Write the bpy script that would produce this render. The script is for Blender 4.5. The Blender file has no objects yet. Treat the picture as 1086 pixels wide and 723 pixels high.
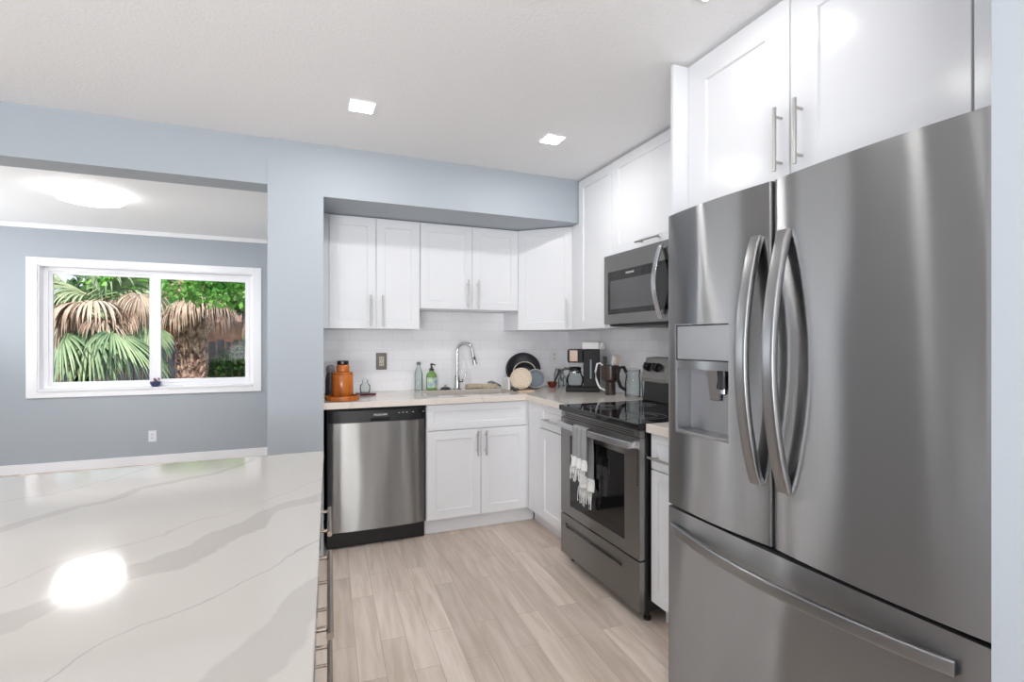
import bpy, math, random
from mathutils import Vector, Matrix
random.seed(7)
R = math.radians
SC = bpy.context.scene
COL = SC.collection

# ------------------------------------------------------------------ camera, world, exposure
cam = bpy.data.objects.new('camera', bpy.data.cameras.new('camera'))
COL.objects.link(cam)
cam.location = (0, 0, 1.28)
cam.rotation_euler = (R(90), 0, R(-22.4))
cam.data.sensor_width = 36
cam.data.lens = 535 / 1086 * 36
cam.data.shift_y = 1.5 / 1086
cam.data.clip_start = 0.02
SC.camera = cam

W = bpy.data.worlds.new('sky'); SC.world = W
W.use_nodes = True
W.node_tree.nodes['Background'].inputs[0].default_value = (0.80, 0.90, 1.0, 1)
W.node_tree.nodes['Background'].inputs[1].default_value = 1.15

def lamp(name, kind, loc, rot, power, color=(1, 1, 1), **kw):
    d = bpy.data.lights.new(name, kind); d.energy = power; d.color = color
    for k, v in kw.items(): setattr(d, k, v)
    o = bpy.data.objects.new(name, d); COL.objects.link(o)
    o.location = loc; o.rotation_euler = rot
    return o
lamp('sun', 'SUN', (0, 0, 10), (R(38), R(-14), 0), 5.0, (1, .95, .87), angle=R(1))
# added fill lamp, set at invented glass doors behind the camera
lamp('rear_fill', 'AREA', (-1.1, -3.93, 1.15), (R(97), 0, R(0)), 112, (.97, 0.985, 1), shape='RECTANGLE', size=3.2, size_y=2.1)
# added weak fill lamp at an invented window in the left wall
lamp('left_fill', 'AREA', (-3.55, .5, 1.45), (R(115), 0, R(-90)), 2, (0.97, 0.985, 1.0), shape='RECTANGLE', size=2.2, size_y=1.2)

# added fill for the dining room, at an invented side window
lamp('dining_fill', 'AREA', (-3.55, 5.0, 1.45), (R(148), 0, R(-90)), 27, (0.97, 0.985, 1.0), shape='RECTANGLE', size=1.7, size_y=1.2)
# added fill lamp aimed up at the ceiling behind the camera
lamp('ceiling_bounce_fill', 'AREA', (-1.2, -1.7, .95), (R(180 - 28), 0, 0), 80, (.95, .972, 1), shape='SQUARE', size=1.1)

SC.view_settings.view_transform = 'Standard'
SC.view_settings.look = 'None'
SC.view_settings.gamma = 1
SC.view_settings.exposure = 0.24
SC.view_settings.use_curve_mapping = False
try:
    SC.cycles.use_denoising = True
    SC.cycles.max_bounces = 12
    SC.cycles.transparent_max_bounces = 32
    SC.cycles.diffuse_bounces = 6
    SC.cycles.sample_clamp_indirect = 6
    SC.cycles.caustics_reflective = False
    SC.cycles.caustics_refractive = False
except Exception:
    pass
DOWN_W = 3.4      # one kitchen downlight
DISC_E = 13       # dining disc light, emission of its shade

# ------------------------------------------------------------------ materials
def srgb(r, g, b):
    f = lambda c: (c / 255 / 12.92) if c / 255 <= .04045 else ((c / 255 + .055) / 1.055) ** 2.4
    return (f(r), f(g), f(b), 1)
def mat(name, rgb, rough=.5, metal=0, **kw):
    m = bpy.data.materials.new(name); m.use_nodes = True
    b = m.node_tree.nodes['Principled BSDF']
    b.inputs['Base Color'].default_value = srgb(*rgb)
    b.inputs['Roughness'].default_value = rough
    b.inputs['Metallic'].default_value = metal
    for k, v in kw.items(): b.inputs[k.replace('_', ' ')].default_value = v
    return m
def nt(m): return m.node_tree.nodes, m.node_tree.links, m.node_tree.nodes['Principled BSDF']
def coords(m, scale=(1, 1, 1), rot=(0, 0, 0), loc=(0, 0, 0)):
    n, l, b = nt(m)
    t = n.new('ShaderNodeTexCoord'); mp = n.new('ShaderNodeMapping')
    mp.inputs['Scale'].default_value = scale; mp.inputs['Rotation'].default_value = rot
    mp.inputs['Location'].default_value = loc
    l.new(t.outputs['Object'], mp.inputs['Vector'])
    return mp.outputs['Vector']
def add_noise_bump(m, scale, strength, dist=.002, vec=None, detail=4):
    n, l, b = nt(m)
    x = n.new('ShaderNodeTexNoise'); x.inputs['Scale'].default_value = scale; x.inputs['Detail'].default_value = detail
    l.new(vec or coords(m), x.inputs['Vector'])
    u = n.new('ShaderNodeBump'); u.inputs['Strength'].default_value = strength; u.inputs['Distance'].default_value = dist
    l.new(x.outputs['Fac'], u.inputs['Height']); l.new(u.outputs['Normal'], b.inputs['Normal'])
    return x
def mottled(m, c1, c2, scale, vec=None, lo=.35, hi=.65, detail=5):
    n, l, b = nt(m)
    x = n.new('ShaderNodeTexNoise'); x.inputs['Scale'].default_value = scale; x.inputs['Detail'].default_value = detail
    l.new(vec or coords(m), x.inputs['Vector'])
    r = n.new('ShaderNodeValToRGB')
    r.color_ramp.elements[0].position = lo; r.color_ramp.elements[0].color = srgb(*c1)
    r.color_ramp.elements[1].position = hi; r.color_ramp.elements[1].color = srgb(*c2)
    l.new(x.outputs['Fac'], r.inputs['Fac']); l.new(r.outputs['Color'], b.inputs['Base Color'])

M = {}
M['wall'] = mat('blue_grey_wall_paint', (167, 174, 181), .55)
add_noise_bump(M['wall'], 60, .12)
M['ceiling'] = mat('white_ceiling_paint', (240, 240, 241), .8)
add_noise_bump(M['ceiling'], 75, .5, .004, detail=6)
M['trim'] = mat('white_gloss_trim', (240, 240, 243), .35)
M['cab'] = mat('white_cabinet_lacquer', (226, 227, 230), .2)
M['cab_in'] = mat('cabinet_underside', (225, 225, 226), .5)
M['nickel'] = mat('brushed_nickel', (190, 188, 184), .28, 1)
M['bronze'] = mat('warm_nickel', (150, 138, 128), .25, 1)
M['chrome'] = mat('chrome', (205, 205, 208), .1, 1)
M['black'] = mat('black_plastic', (22, 22, 24), .3)
M['blackmatte'] = mat('matte_black', (14, 14, 15), .6)
M['gap'] = mat('dark_seal_and_slot_shade', (8, 8, 9), .8)  # seal colour, also painted in as the shade inside slots and recesses
M['glassblack'] = mat('black_glass', (14, 14, 16), .05)
M['white'] = mat('white_glaze', (236, 234, 232), .3)
M['socket'] = mat('white_socket_plastic', (226, 229, 236), .4)
M['plate'] = mat('steel_cover_plate', (104, 98, 92), .35, .6)
M['almond'] = mat('almond_switch', (205, 195, 178), .4)
M['grey'] = mat('grey_plastic', (120, 121, 124), .5)
M['fridge_side'] = mat('dark_grey_enamel', (70, 70, 72), .4, .3)

def glass(name, rgb, rough=0.0, ior=1.45):
    m = mat(name, rgb, rough, 0)
    n, l, b = nt(m)
    b.inputs['Transmission Weight'].default_value = 1; b.inputs['IOR'].default_value = ior
    return m
M['glass'] = glass('clear_glass', (250, 252, 252))
M['greenglass'] = mat('green_soap_liquid', (150, 196, 112), .12, 0, Transmission_Weight=.35)
def thin_glass(name, tint, refl=.12):
    m = bpy.data.materials.new(name); m.use_nodes = True; n = m.node_tree.nodes; l = m.node_tree.links
    n.remove(n['Principled BSDF']); t = n.new('ShaderNodeBsdfTransparent'); t.inputs[0].default_value = srgb(*tint)
    g = n.new('ShaderNodeBsdfGlossy'); g.inputs['Roughness'].default_value = .03
    w = n.new('ShaderNodeLayerWeight'); w.inputs['Blend'].default_value = refl
    x = n.new('ShaderNodeMixShader'); l.new(w.outputs['Fresnel'], x.inputs[0]); l.new(t.outputs[0], x.inputs[1]); l.new(g.outputs[0], x.inputs[2])
    l.new(x.outputs[0], n['Material Output'].inputs['Surface']); return m
M['glass'] = thin_glass('thin_clear_glass', (250, 252, 252), .14)
M['pane'] = thin_glass('window_glass', (250, 252, 252), .12)

def steel(name, rgb, rough, wav=.0, wscale=5.0, tangent=(0, 0, 1), aniso=.85, groove=0, brushed=.6):
    m = mat(name, rgb, rough, 1)
    n, l, b = nt(m)
    b.inputs['Anisotropic'].default_value = aniso
    c = n.new('ShaderNodeCombineXYZ')
    for i in range(3): c.inputs[i].default_value = tangent[i]
    l.new(c.outputs[0], b.inputs['Tangent'])
    # slow ripple of the sheet, running up and down, plus a faint grain
    x = n.new('ShaderNodeTexNoise'); x.inputs['Scale'].default_value = 1; x.inputs['Detail'].default_value = 1
    l.new(coords(m, (wscale, wscale, .9)), x.inputs['Vector'])
    u = n.new('ShaderNodeBump'); u.inputs['Strength'].default_value = 1; u.inputs['Distance'].default_value = wav
    l.new(x.outputs['Fac'], u.inputs['Height']); l.new(u.outputs['Normal'], b.inputs['Normal'])
    if groove:
        gx = n.new('ShaderNodeTexNoise'); gx.inputs['Scale'].default_value = 1; gx.inputs['Detail'].default_value = 1
        l.new(coords(m, (2, 2, 420)), gx.inputs['Vector'])
        ug = n.new('ShaderNodeBump'); ug.inputs['Strength'].default_value = 1; ug.inputs['Distance'].default_value = groove
        l.new(gx.outputs['Fac'], ug.inputs['Height']); l.new(u.outputs['Normal'], ug.inputs['Normal']); l.new(ug.outputs['Normal'], b.inputs['Normal'])
    # brushed layer: reflections drawn out up and down
    gl = n.new('ShaderNodeBsdfAnisotropic'); gl.inputs['Color'].default_value = srgb(*rgb); gl.inputs['Roughness'].default_value = .31
    gl.inputs['Anisotropy'].default_value = -.76
    l.new(c.outputs[0], gl.inputs['Tangent']); l.new(u.outputs['Normal'], gl.inputs['Normal'])
    ms = n.new('ShaderNodeMixShader'); ms.inputs[0].default_value = brushed
    l.new(b.outputs[0], ms.inputs[1]); l.new(gl.outputs[0], ms.inputs[2]); l.new(ms.outputs[0], n['Material Output'].inputs['Surface'])
    g = n.new('ShaderNodeTexNoise'); g.inputs['Scale'].default_value = 1; g.inputs['Detail'].default_value = 3
    l.new(coords(m, (3, 3, 260)), g.inputs['Vector'])
    r = n.new('ShaderNodeMapRange'); r.inputs['To Min'].default_value = rough - .006; r.inputs['To Max'].default_value = rough + .006
    l.new(g.outputs['Fac'], r.inputs['Value']); l.new(r.outputs['Result'], b.inputs['Roughness'])
    return m
M['steel'] = steel('brushed_steel_fridge', (158, 158, 159), .25, .022, 3.6, aniso=1.0)
M['steel2'] = steel('brushed_steel_appliance', (152, 151, 149), .26, .008, 5.0, aniso=1.0)
M['steelb'] = mat('bright_steel_handle', (196, 196, 198), .25, 1)
M['steelh'] = mat('satin_steel_handle', (150, 150, 151), .3, 1)

# floor planks, laid about two and a half degrees off the walls
m = M['floor'] = mat('light_oak_planks', (200, 184, 170), .38)
n, l, b = nt(m)
v = coords(m, (1, 1, 1), (0, 0, R(90 + 2.5)))
bk = n.new('ShaderNodeTexBrick')
bk.offset = .37; bk.offset_frequency = 2
for k, val in (('Scale', 1), ('Brick Width', .66), ('Row Height', .104), ('Mortar Size', .0012), ('Mortar Smooth', .3), ('Bias', 0)): bk.inputs[k].default_value = val
bk.inputs['Color1'].default_value = srgb(232, 218, 206); bk.inputs['Color2'].default_value = srgb(206, 191, 178)
bk.inputs['Mortar'].default_value = srgb(176, 160, 147)
l.new(v, bk.inputs['Vector'])
g = n.new('ShaderNodeTexNoise'); g.inputs['Scale'].default_value = 1; g.inputs['Detail'].default_value = 6; g.inputs['Distortion'].default_value = .6
mp = n.new('ShaderNodeMapping'); mp.inputs['Scale'].default_value = (3.0, 30, 1); l.new(v, mp.inputs['Vector'])
# shift the grain plank by plank
sp = n.new('ShaderNodeVectorMath'); sp.operation = 'MULTIPLY_ADD'; sp.inputs[1].default_value = (9, 9, 9)
l.new(bk.outputs['Color'], sp.inputs[0]); l.new(mp.outputs['Vector'], sp.inputs[2]); l.new(sp.outputs[0], g.inputs['Vector'])
r = n.new('ShaderNodeValToRGB'); r.color_ramp.elements[0].position = .3; r.color_ramp.elements[0].color = srgb(226, 219, 212)
r.color_ramp.elements[1].position = .66; r.color_ramp.elements[1].color = (1, 1, 1, 1)
l.new(g.outputs['Fac'], r.inputs['Fac'])
mx = n.new('ShaderNodeMix'); mx.data_type = 'RGBA'; mx.blend_type = 'MULTIPLY'; mx.inputs['Factor'].default_value = .85
l.new(bk.outputs['Color'], mx.inputs[6]); l.new(r.outputs['Color'], mx.inputs[7]); l.new(mx.outputs[2], b.inputs['Base Color'])

# subway tile
m = M['tile'] = mat('white_subway_tile', (228, 228, 230), .16)
n, l, b = nt(m)
t = n.new('ShaderNodeTexCoord'); s = n.new('ShaderNodeSeparateXYZ'); l.new(t.outputs['Object'], s.inputs[0])
a = n.new('ShaderNodeMath'); a.operation = 'SUBTRACT'; l.new(s.outputs[0], a.inputs[0]); l.new(s.outputs[1], a.inputs[1])
c = n.new('ShaderNodeCombineXYZ'); l.new(a.outputs[0], c.inputs[0]); l.new(s.outputs[2], c.inputs[1])
bk = n.new('ShaderNodeTexBrick'); bk.offset = .5
for k, val in (('Scale', 1), ('Brick Width', .1545), ('Row Height', .0762), ('Mortar Size', .0022), ('Mortar Smooth', .4)): bk.inputs[k].default_value = val
bk.inputs['Color1'].default_value = srgb(246, 246, 249); bk.inputs['Color2'].default_value = srgb(240, 240, 243); bk.inputs['Mortar'].default_value = srgb(234, 234, 237)
l.new(c.outputs[0], bk.inputs['Vector']); l.new(bk.outputs['Color'], b.inputs['Base Color'])
u = n.new('ShaderNodeBump'); u.inputs['Strength'].default_value = .5; u.inputs['Distance'].default_value = .0015; u.invert = True
l.new(bk.outputs['Fac'], u.inputs['Height'])
wn = n.new('ShaderNodeTexNoise'); wn.inputs['Scale'].default_value = 22; l.new(t.outputs['Object'], wn.inputs['Vector'])
u2 = n.new('ShaderNodeBump'); u2.inputs['Strength'].default_value = .25; u2.inputs['Distance'].default_value = .004
l.new(wn.outputs['Fac'], u2.inputs['Height']); l.new(u.outputs['Normal'], u2.inputs['Normal']); l.new(u2.outputs['Normal'], b.inputs['Normal'])

def quartz(name, base, vein, bands, slope=1.15):
    """veins are bands of the stone at c = y - slope*x, wandering with noise: (c0, half width, strength)"""
    m = mat(name, base, .07)
    n, l, b = nt(m)
    t = n.new('ShaderNodeTexCoord'); s = n.new('ShaderNodeSeparateXYZ'); l.new(t.outputs['Object'], s.inputs[0])
    def math_(op, *args):
        x = n.new('ShaderNodeMath'); x.operation = op
        for i, a_ in enumerate(args):
            if isinstance(a_, (int, float)): x.inputs[i].default_value = a_
            else: l.new(a_, x.inputs[i])
        return x.outputs[0]
    x, y = s.outputs[0], s.outputs[1]
    c = math_('SUBTRACT', y, math_('MULTIPLY', x, slope))
    n1 = n.new('ShaderNodeTexNoise'); n1.inputs['Scale'].default_value = 3.2; n1.inputs['Detail'].default_value = 5; l.new(t.outputs['Object'], n1.inputs['Vector'])
    n2 = n.new('ShaderNodeTexNoise'); n2.inputs['Scale'].default_value = 9; n2.inputs['Detail'].default_value = 4; l.new(t.outputs['Object'], n2.inputs['Vector'])
    c = math_('ADD', c, math_('MULTIPLY', math_('SUBTRACT', n1.outputs['Fac'], .5), .34))
    c = math_('ADD', c, math_('MULTIPLY', math_('SUBTRACT', n2.outputs['Fac'], .5), .05))
    tot = None
    for c0, w, st in bands:
        wv = math_('MULTIPLY', math_('ADD', n2.outputs['Fac'], .45), w)
        d = math_('DIVIDE', math_('ABSOLUTE', math_('SUBTRACT', c, c0)), wv)
        # crisp edges, filled inside, with a slightly darker rim
        f = n.new('ShaderNodeMapRange'); f.interpolation_type = 'SMOOTHSTEP'
        l.new(d, f.inputs['Value']); f.inputs['From Min'].default_value = .85; f.inputs['From Max'].default_value = 1.1
        f.inputs['To Min'].default_value = st; f.inputs['To Max'].default_value = 0
        tot = f.outputs['Result'] if tot is None else math_('MAXIMUM', tot, f.outputs['Result'])
    n3 = n.new('ShaderNodeTexNoise'); n3.inputs['Scale'].default_value = 2.2; n3.inputs['Detail'].default_value = 2; l.new(t.outputs['Object'], n3.inputs['Vector'])
    mod = n.new('ShaderNodeMapRange'); l.new(n3.outputs['Fac'], mod.inputs['Value']); mod.inputs['From Min'].default_value = .35; mod.inputs['From Max'].default_value = .65
    mod.inputs['To Min'].default_value = .6; mod.inputs['To Max'].default_value = 1
    fac = math_('MULTIPLY', tot, mod.outputs['Result'])
    mx = n.new('ShaderNodeMix'); mx.data_type = 'RGBA'; l.new(fac, mx.inputs['Factor'])
    mx.inputs[6].default_value = srgb(*base); mx.inputs[7].default_value = srgb(*vein)
    l.new(mx.outputs[2], b.inputs['Base Color'])
    return m
M['quartz'] = quartz('veined_white_quartz', (184, 179, 173), (165, 160, 154),
                     [(1.92, .024, .8), (1.27, .045, .85), (.72, .055, .75), (2.24, .010, .5), (.985, .0035, 1.3), (1.44, .003, .7), (.1, .03, .7), (-.5, .05, .7), (2.8, .04, .7), (3.3, .02, .6)])
M['quartz2'] = quartz('pale_quartz_worktop', (222, 213, 204), (196, 188, 180), [(1.0, .01, .6), (1.9, .008, .6), (2.9, .01, .5), (.4, .006, .5), (2.3, .005, .5)])

def wood(name, c1, c2, rough=.35, sc=(14, 14, 2)):
    m = mat(name, c1, rough); mottled(m, c1, c2, 1.5, coords(m, sc)); return m
M['orangewood'] = wood('orange_stained_wood', (148, 74, 22), (204, 116, 44), .25)
M['lightwood'] = wood('pale_wood', (206, 176, 142), (226, 200, 170), .5, (6, 30, 30))

# ------------------------------------------------------------------ mesh builder
class MB:
    def __init__(s): s.v = []; s.f = []; s.m = Matrix.Identity(4)
    def xf(s, mtx): s.m = mtx; return s
    def add(s, vs, fs):
        k = len(s.v); s.v += [tuple(s.m @ Vector(p)) for p in vs]; s.f += [tuple(k + i for i in f) for f in fs]; return s
    def box(s, x0, x1, y0, y1, z0, z1):
        vs = [(x, y, z) for z in (z0, z1) for y in (y0, y1) for x in (x0, x1)]
        return s.add(vs, [(0, 2, 3, 1), (4, 5, 7, 6), (0, 1, 5, 4), (2, 6, 7, 3), (0, 4, 6, 2), (1, 3, 7, 5)])
    def prism(s, pts, z0, z1):
        n = len(pts)
        vs = [(p[0], p[1], z0) for p in pts] + [(p[0], p[1], z1) for p in pts]
        fs = [tuple(range(n - 1, -1, -1)), tuple(range(n, 2 * n))] + [(i, (i + 1) % n, n + (i + 1) % n, n + i) for i in range(n)]
        return s.add(vs, fs)
    def lathe(s, prof, c=(0, 0, 0), n=32, axis='z', cap=True):
        vs = []; fs = []
        for r, z in prof:
            for i in range(n):
                a_ = 2 * math.pi * i / n
                p = (r * math.cos(a_), r * math.sin(a_), z)
                if axis == 'x': p = (p[2], p[0], p[1])
                if axis == 'y': p = (p[0], p[2], p[1])
                vs.append((p[0] + c[0], p[1] + c[1], p[2] + c[2]))
        for j in range(len(prof) - 1):
            for i in range(n):
                q = (i + 1) % n
                fs.append((j * n + i, j * n + q, (j + 1) * n + q, (j + 1) * n + i))
        if cap:
            fs.append(tuple(range(n - 1, -1, -1))); k = (len(prof) - 1) * n; fs.append(tuple(range(k, k + n)))
        return s.add(vs, fs)
    def tube(s, pts, r, n=12, flat=None, up=(0, 0, 1), closed=False):
        """sweep a circle (or an ellipse / rounded bar flat=(ru, rv)) along pts"""
        pts = [Vector(p) for p in pts]; N = len(pts); vs = []; fs = []
        up = Vector(up)
        for j, p in enumerate(pts):
            if closed: d = pts[(j + 1) % N] - pts[j - 1]
            else: d = pts[min(j + 1, N - 1)] - pts[max(j - 1, 0)]
            d.normalize()
            u_ = d.cross(up)
            if u_.length < 1e-4: u_ = d.cross(Vector((1, 0, 0)))
            u_.normalize(); w = u_.cross(d)
            rr = r[j] if isinstance(r, (list, tuple)) else r
            for i in range(n):
                a_ = 2 * math.pi * (i + .5) / n
                if flat:
                    ca, sa = math.cos(a_), math.sin(a_); e = .35
                    x = math.copysign(abs(ca) ** e, ca) * flat[0]; y = math.copysign(abs(sa) ** e, sa) * flat[1]
                else: x, y = rr * math.cos(a_), rr * math.sin(a_)
                vs.append(tuple(p + u_ * x + w * y))
        for j in range(N if closed else N - 1):
            k = (j + 1) % N
            for i in range(n):
                q = (i + 1) % n
                fs.append((j * n + i, j * n + q, k * n + q, k * n + i))
        if not closed: fs.append(tuple(range(n - 1, -1, -1))); fs.append(tuple(range((N - 1) * n, N * n)))
        return s.add(vs, fs)
    def shaker(s, x0, x1, z0, z1, y0, t=.02, st=.058, rec=.008):
        """shaker front facing -y: flat frame, chamfered recess, flat panel"""
        y1 = y0 + t; e = .0035
        st = min(st, (z1 - z0) * .3, (x1 - x0) * .3)
        def loop(i, y): return [(x0 + i, y, z0 + i), (x1 - i, y, z0 + i), (x1 - i, y, z1 - i), (x0 + i, y, z1 - i)]
        vs = loop(0, y1) + loop(0, y0 + .0012) + loop(.0012, y0) + loop(st, y0) + loop(st + e, y0 + rec)
        fs = [(3, 2, 1, 0)[::-1] if False else (0, 3, 2, 1)]
        for k in range(4):
            for i in range(4):
                q = (i + 1) % 4; fs.append((k * 4 + i, k * 4 + q, k * 4 + 4 + q, k * 4 + 4 + i))
        fs.append((16, 17, 18, 19))
        return s.add(vs, fs)
    def build(s, name, material, parent=None, bevel=0, smooth=False, loc=None, rz=0):
        me = bpy.data.meshes.new(name); me.from_pydata(s.v, [], s.f); me.update()
        import bmesh
        bm = bmesh.new(); bm.from_mesh(me); bmesh.ops.recalc_face_normals(bm, faces=bm.faces); bm.to_mesh(me); bm.free()
        o = bpy.data.objects.new(name, me); COL.objects.link(o)
        me.materials.append(M[material] if isinstance(material, str) else material)
        if smooth:
            for p in me.polygons: p.use_smooth = True
            es = o.modifiers.new('edge', 'EDGE_SPLIT'); es.split_angle = R(38)
        if bevel:
            bv = o.modifiers.new('bevel', 'BEVEL'); bv.width = bevel; bv.segments = 2; bv.limit_method = 'ANGLE'; bv.angle_limit = R(40)
        if parent: o.parent = parent
        if loc: o.location = loc
        if rz: o.rotation_euler = (0, 0, rz)
        return o

def thing(name, label, cat, loc=(0, 0, 0), rz=0, group=None):
    o = bpy.data.objects.new(name, None); COL.objects.link(o)
    o.location = loc; o.rotation_euler = (0, 0, rz); o.empty_display_size = .05
    o['label'] = label; o['category'] = cat
    if group: o['group'] = group
    return o
def tag(o, label, cat, group=None):
    o['label'] = label; o['category'] = cat
    if group: o['group'] = group
    return o
def struct(o): o['kind'] = 'structure'; return o
def rect_hole(mb, x0, x1, z0, z1, hx0, hx1, hz0, hz1, y0, y1):
    """a wall slab with a rectangular hole, as four abutting boxes"""
    mb.box(x0, hx0, y0, y1, z0, z1); mb.box(hx1, x1, y0, y1, z0, z1)
    mb.box(hx0, hx1, y0, y1, z0, hz0); mb.box(hx0, hx1, y0, y1, hz1, z1)
    return mb
def writing(text, size, material, parent, loc, rot, name='lettering', extrude=.0006):
    cu = bpy.data.curves.new(name, 'FONT'); cu.body = text; cu.size = size; cu.extrude = extrude
    cu.align_x = 'CENTER'; cu.align_y = 'CENTER'
    tmp = bpy.data.objects.new('tmp_text', cu); COL.objects.link(tmp)
    dg = bpy.context.evaluated_depsgraph_get()
    me = bpy.data.meshes.new_from_object(tmp.evaluated_get(dg))
    bpy.data.objects.remove(tmp)
    o = bpy.data.objects.new(name, me); COL.objects.link(o); me.materials.clear(); me.materials.append(M[material])
    o.parent = parent; o.location = loc; o.rotation_euler = rot
    return o

# ------------------------------------------------------------------ room shell
CZ = 2.44
XL, XR, YB, YD, YR = -3.6, 2.13, 3.87, 6.35, -4.0
struct(MB().box(XL - .2, XR + .2, YR - .2, YD + .2, -.12, 0).build('floor', 'floor'))
struct(MB().box(XL - .2, XR + .2, YR - .2, YD + .2, CZ, CZ + .25).build('ceiling', 'ceiling'))
struct(MB().box(XR, XR + .15, .50, YB + .15, 0, CZ).build('wall_right', 'wall'))
mb = MB(); rect_hole(mb, YR, 3.2, 0, CZ, -.65, 1.65, .82, 2.08, XL - .15, XL); rect_hole(mb, 3.2, YD, 0, CZ, 3.85, 5.65, .82, 2.08, XL - .15, XL); mb.v = [(y, x, z) for x, y, z in mb.v]; struct(mb.build('wall_left', 'wall'))
struct(MB().box(1.12, XR + .15, YR, .50, 0, CZ).build('wall_partition', 'wall'))
struct(MB().box(-.192, XR, YB, YB + .12, 0, CZ).box(-.192, .106, 3.165, YB, 0, CZ).build('wall_back', 'wall'))
struct(MB().box(XL, -.192, 3.175, 3.36, 2.178, CZ).build('wall_header', 'wall'))
struct(MB().box(.106, 1.82, 3.165, YB, 2.137, CZ).box(1.82, XR, 3.165, YB, 2.137, CZ).build('ceiling_soffit', 'wall'))
struct(MB().box(-.192, -.072, YB + .12, YD, 0, CZ).build('wall_dining_right', 'wall'))
rect_hole(mb := MB(), XL, -.072, 0, CZ, -2.42, -.525, .80, 2.05, YD, YD + .16); struct(mb.build('wall_dining_back', 'wall'))
rect_hole(mb := MB(), XL, 1.12, 0, CZ, -2.7, .5, 0, 2.2, YR - .15, YR); struct(mb.build('wall_rear', 'wall'))
struct(MB().box(XL, -.192, YD - .014, YD, 0, .093).build('baseboard_dining_back', 'trim', bevel=.003))
mb = MB(); mb.prism([(YD, 2.40), (YD - .012, 2.40), (YD - .02, 2.425), (YD - .034, 2.432), (YD - .034, CZ), (YD, CZ)], XL, -.192)
mb.v = [(z, x, y) for x, y, z in mb.v]
struct(mb.build('trim_1', 'ceiling'))

# tile splash
t = MB().box(.106, XR - .008, YB - .008, YB, .914, 1.52).box(XR - .008, XR, 1.70, YB, .914, 1.40)
struct(t.build('wall_backsplash', 'tile'))

# dining window
mb = MB()
cx0, cx1, cz0, cz1 = -2.502, -.445, .733, 2.117
yc = YD - .018
mb.box(cx0, cx0 + .085, yc, YD, cz0 + .06, cz1).box(cx1 - .085, cx1, yc, YD, cz0 + .06, cz1).box(cx0 + .085, cx1 - .085, yc, YD, cz1 - .072, cz1)
mb.box(cx0, cx1, yc, YD, cz0, cz0 + .062)
# reveals
mb.box(-2.42, -2.405, YD, YD + .15, .80, 2.05).box(-.54, -.525, YD, YD + .15, .80, 2.05).box(-2.405, -.54, YD, YD + .15, 2.035, 2.05)
mb.box(-2.405, -.54, YD - .03, YD + .15, .795, .812)
w1 = struct(mb.build('window_1', 'trim', bevel=.003))
yg = YD + .07
fr = MB()
def sash(f, x0, x1, z0, z1, y, w, t=.03):
    f.box(x0, x0 + w, y, y + t, z0, z1).box(x1 - w, x1, y, y + t, z0, z1).box(x0 + w, x1 - w, y, y + t, z0, z0 + w).box(x0 + w, x1 - w, y, y + t, z1 - w, z1)
sash(fr, -2.405, -.54, .812, 2.035, yg + .02, .036, .06)
fr.build('window_frame', 'trim', w1, bevel=.003)
s1 = MB(); sash(s1, -2.37, -1.462, .848, 1.999, yg + .045, .03, .025); s1 = s1.build('window_sash', 'trim', w1, bevel=.002)
MB().box(-2.34, -1.492, yg + .055, yg + .06, .878, 1.969).build('window_pane', 'pane', s1)
s2 = MB(); sash(s2, -1.51, -.576, .848, 1.999, yg + .015, .04, .028); s2.box(-1.475, -1.420, yg + .015, yg + .043, .88, 1.965); s2.box(-1.52, -1.508, yg + .008, yg + .04, .86, 1.99); s2 = s2.build('window_sash', 'trim', w1, bevel=.002)
MB().box(-1.47, -.616, yg + .026, yg + .031, .888, 1.959).build('window_pane', 'pane', s2)
w2 = MB(); sash(w2, -.65, 1.65, .82, 2.08, XL - .10, .05, .04); w2.box(.48, .52, XL - .10, XL - .06, .87, 2.03); w2.v = [(y, x, z) for x, y, z in w2.v]  # unseen window, added to go with the left fill lamp
struct(w2.build('window_added_left', 'trim', bevel=.003))
w3 = MB(); sash(w3, 3.85, 5.65, .82, 2.08, XL - .10, .05, .04); w3.box(4.73, 4.77, XL - .10, XL - .06, .87, 2.03); w3.v = [(y, x, z) for x, y, z in w3.v]  # another added window out of view, for the dining fill lamp
struct(w3.build('window_added_dining', 'trim', bevel=.003))
# glazed doors added out of view, as an opening for the rear fill
d = MB(); sash(d, -2.7, -1.1, .0, 2.2, YR - .1, .06, .04); sash(d, -1.1, .5, .0, 2.2, YR - .06, .06, .04)
struct(d.build('door_added_rear', 'trim', bevel=.003))

# ------------------------------------------------------------------ handles and doors
def bar_handle(parent, p, length, vertical=True, off=.034, r=.006, material='nickel', fy=-1):
    """bar pull centred at p on a face that looks to local -y"""
    x, y, z = p; mb = MB(); h = length / 2; q = h - .03
    yy = y + fy * off
    if vertical:
        mb.tube([(x, yy, z - h), (x, yy, z + h)], r, 14)
        for k in (-q, q): mb.tube([(x, yy, z + k), (x, y, z + k)], r * .75, 10)
    else:
        mb.tube([(x - h, yy, z), (x + h, yy, z)], r, 14)
        for k in (-q, q): mb.tube([(x + k, yy, z), (x + k, y, z)], r * .75, 10)
    return mb.build('handle', material, parent, smooth=True)
def door(parent, x0, x1, z0, z1, y0=0, handle=None, name='door', st=.058, hm='nickel'):
    o = MB().shaker(x0, x1, z0, z1, y0, st=st).build(name, 'cab', parent)
    if handle:
        hx, hz, L, vert = handle
        bar_handle(o, (hx, y0, hz), L, vert, material=hm)
    return o
G = .0015
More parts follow.
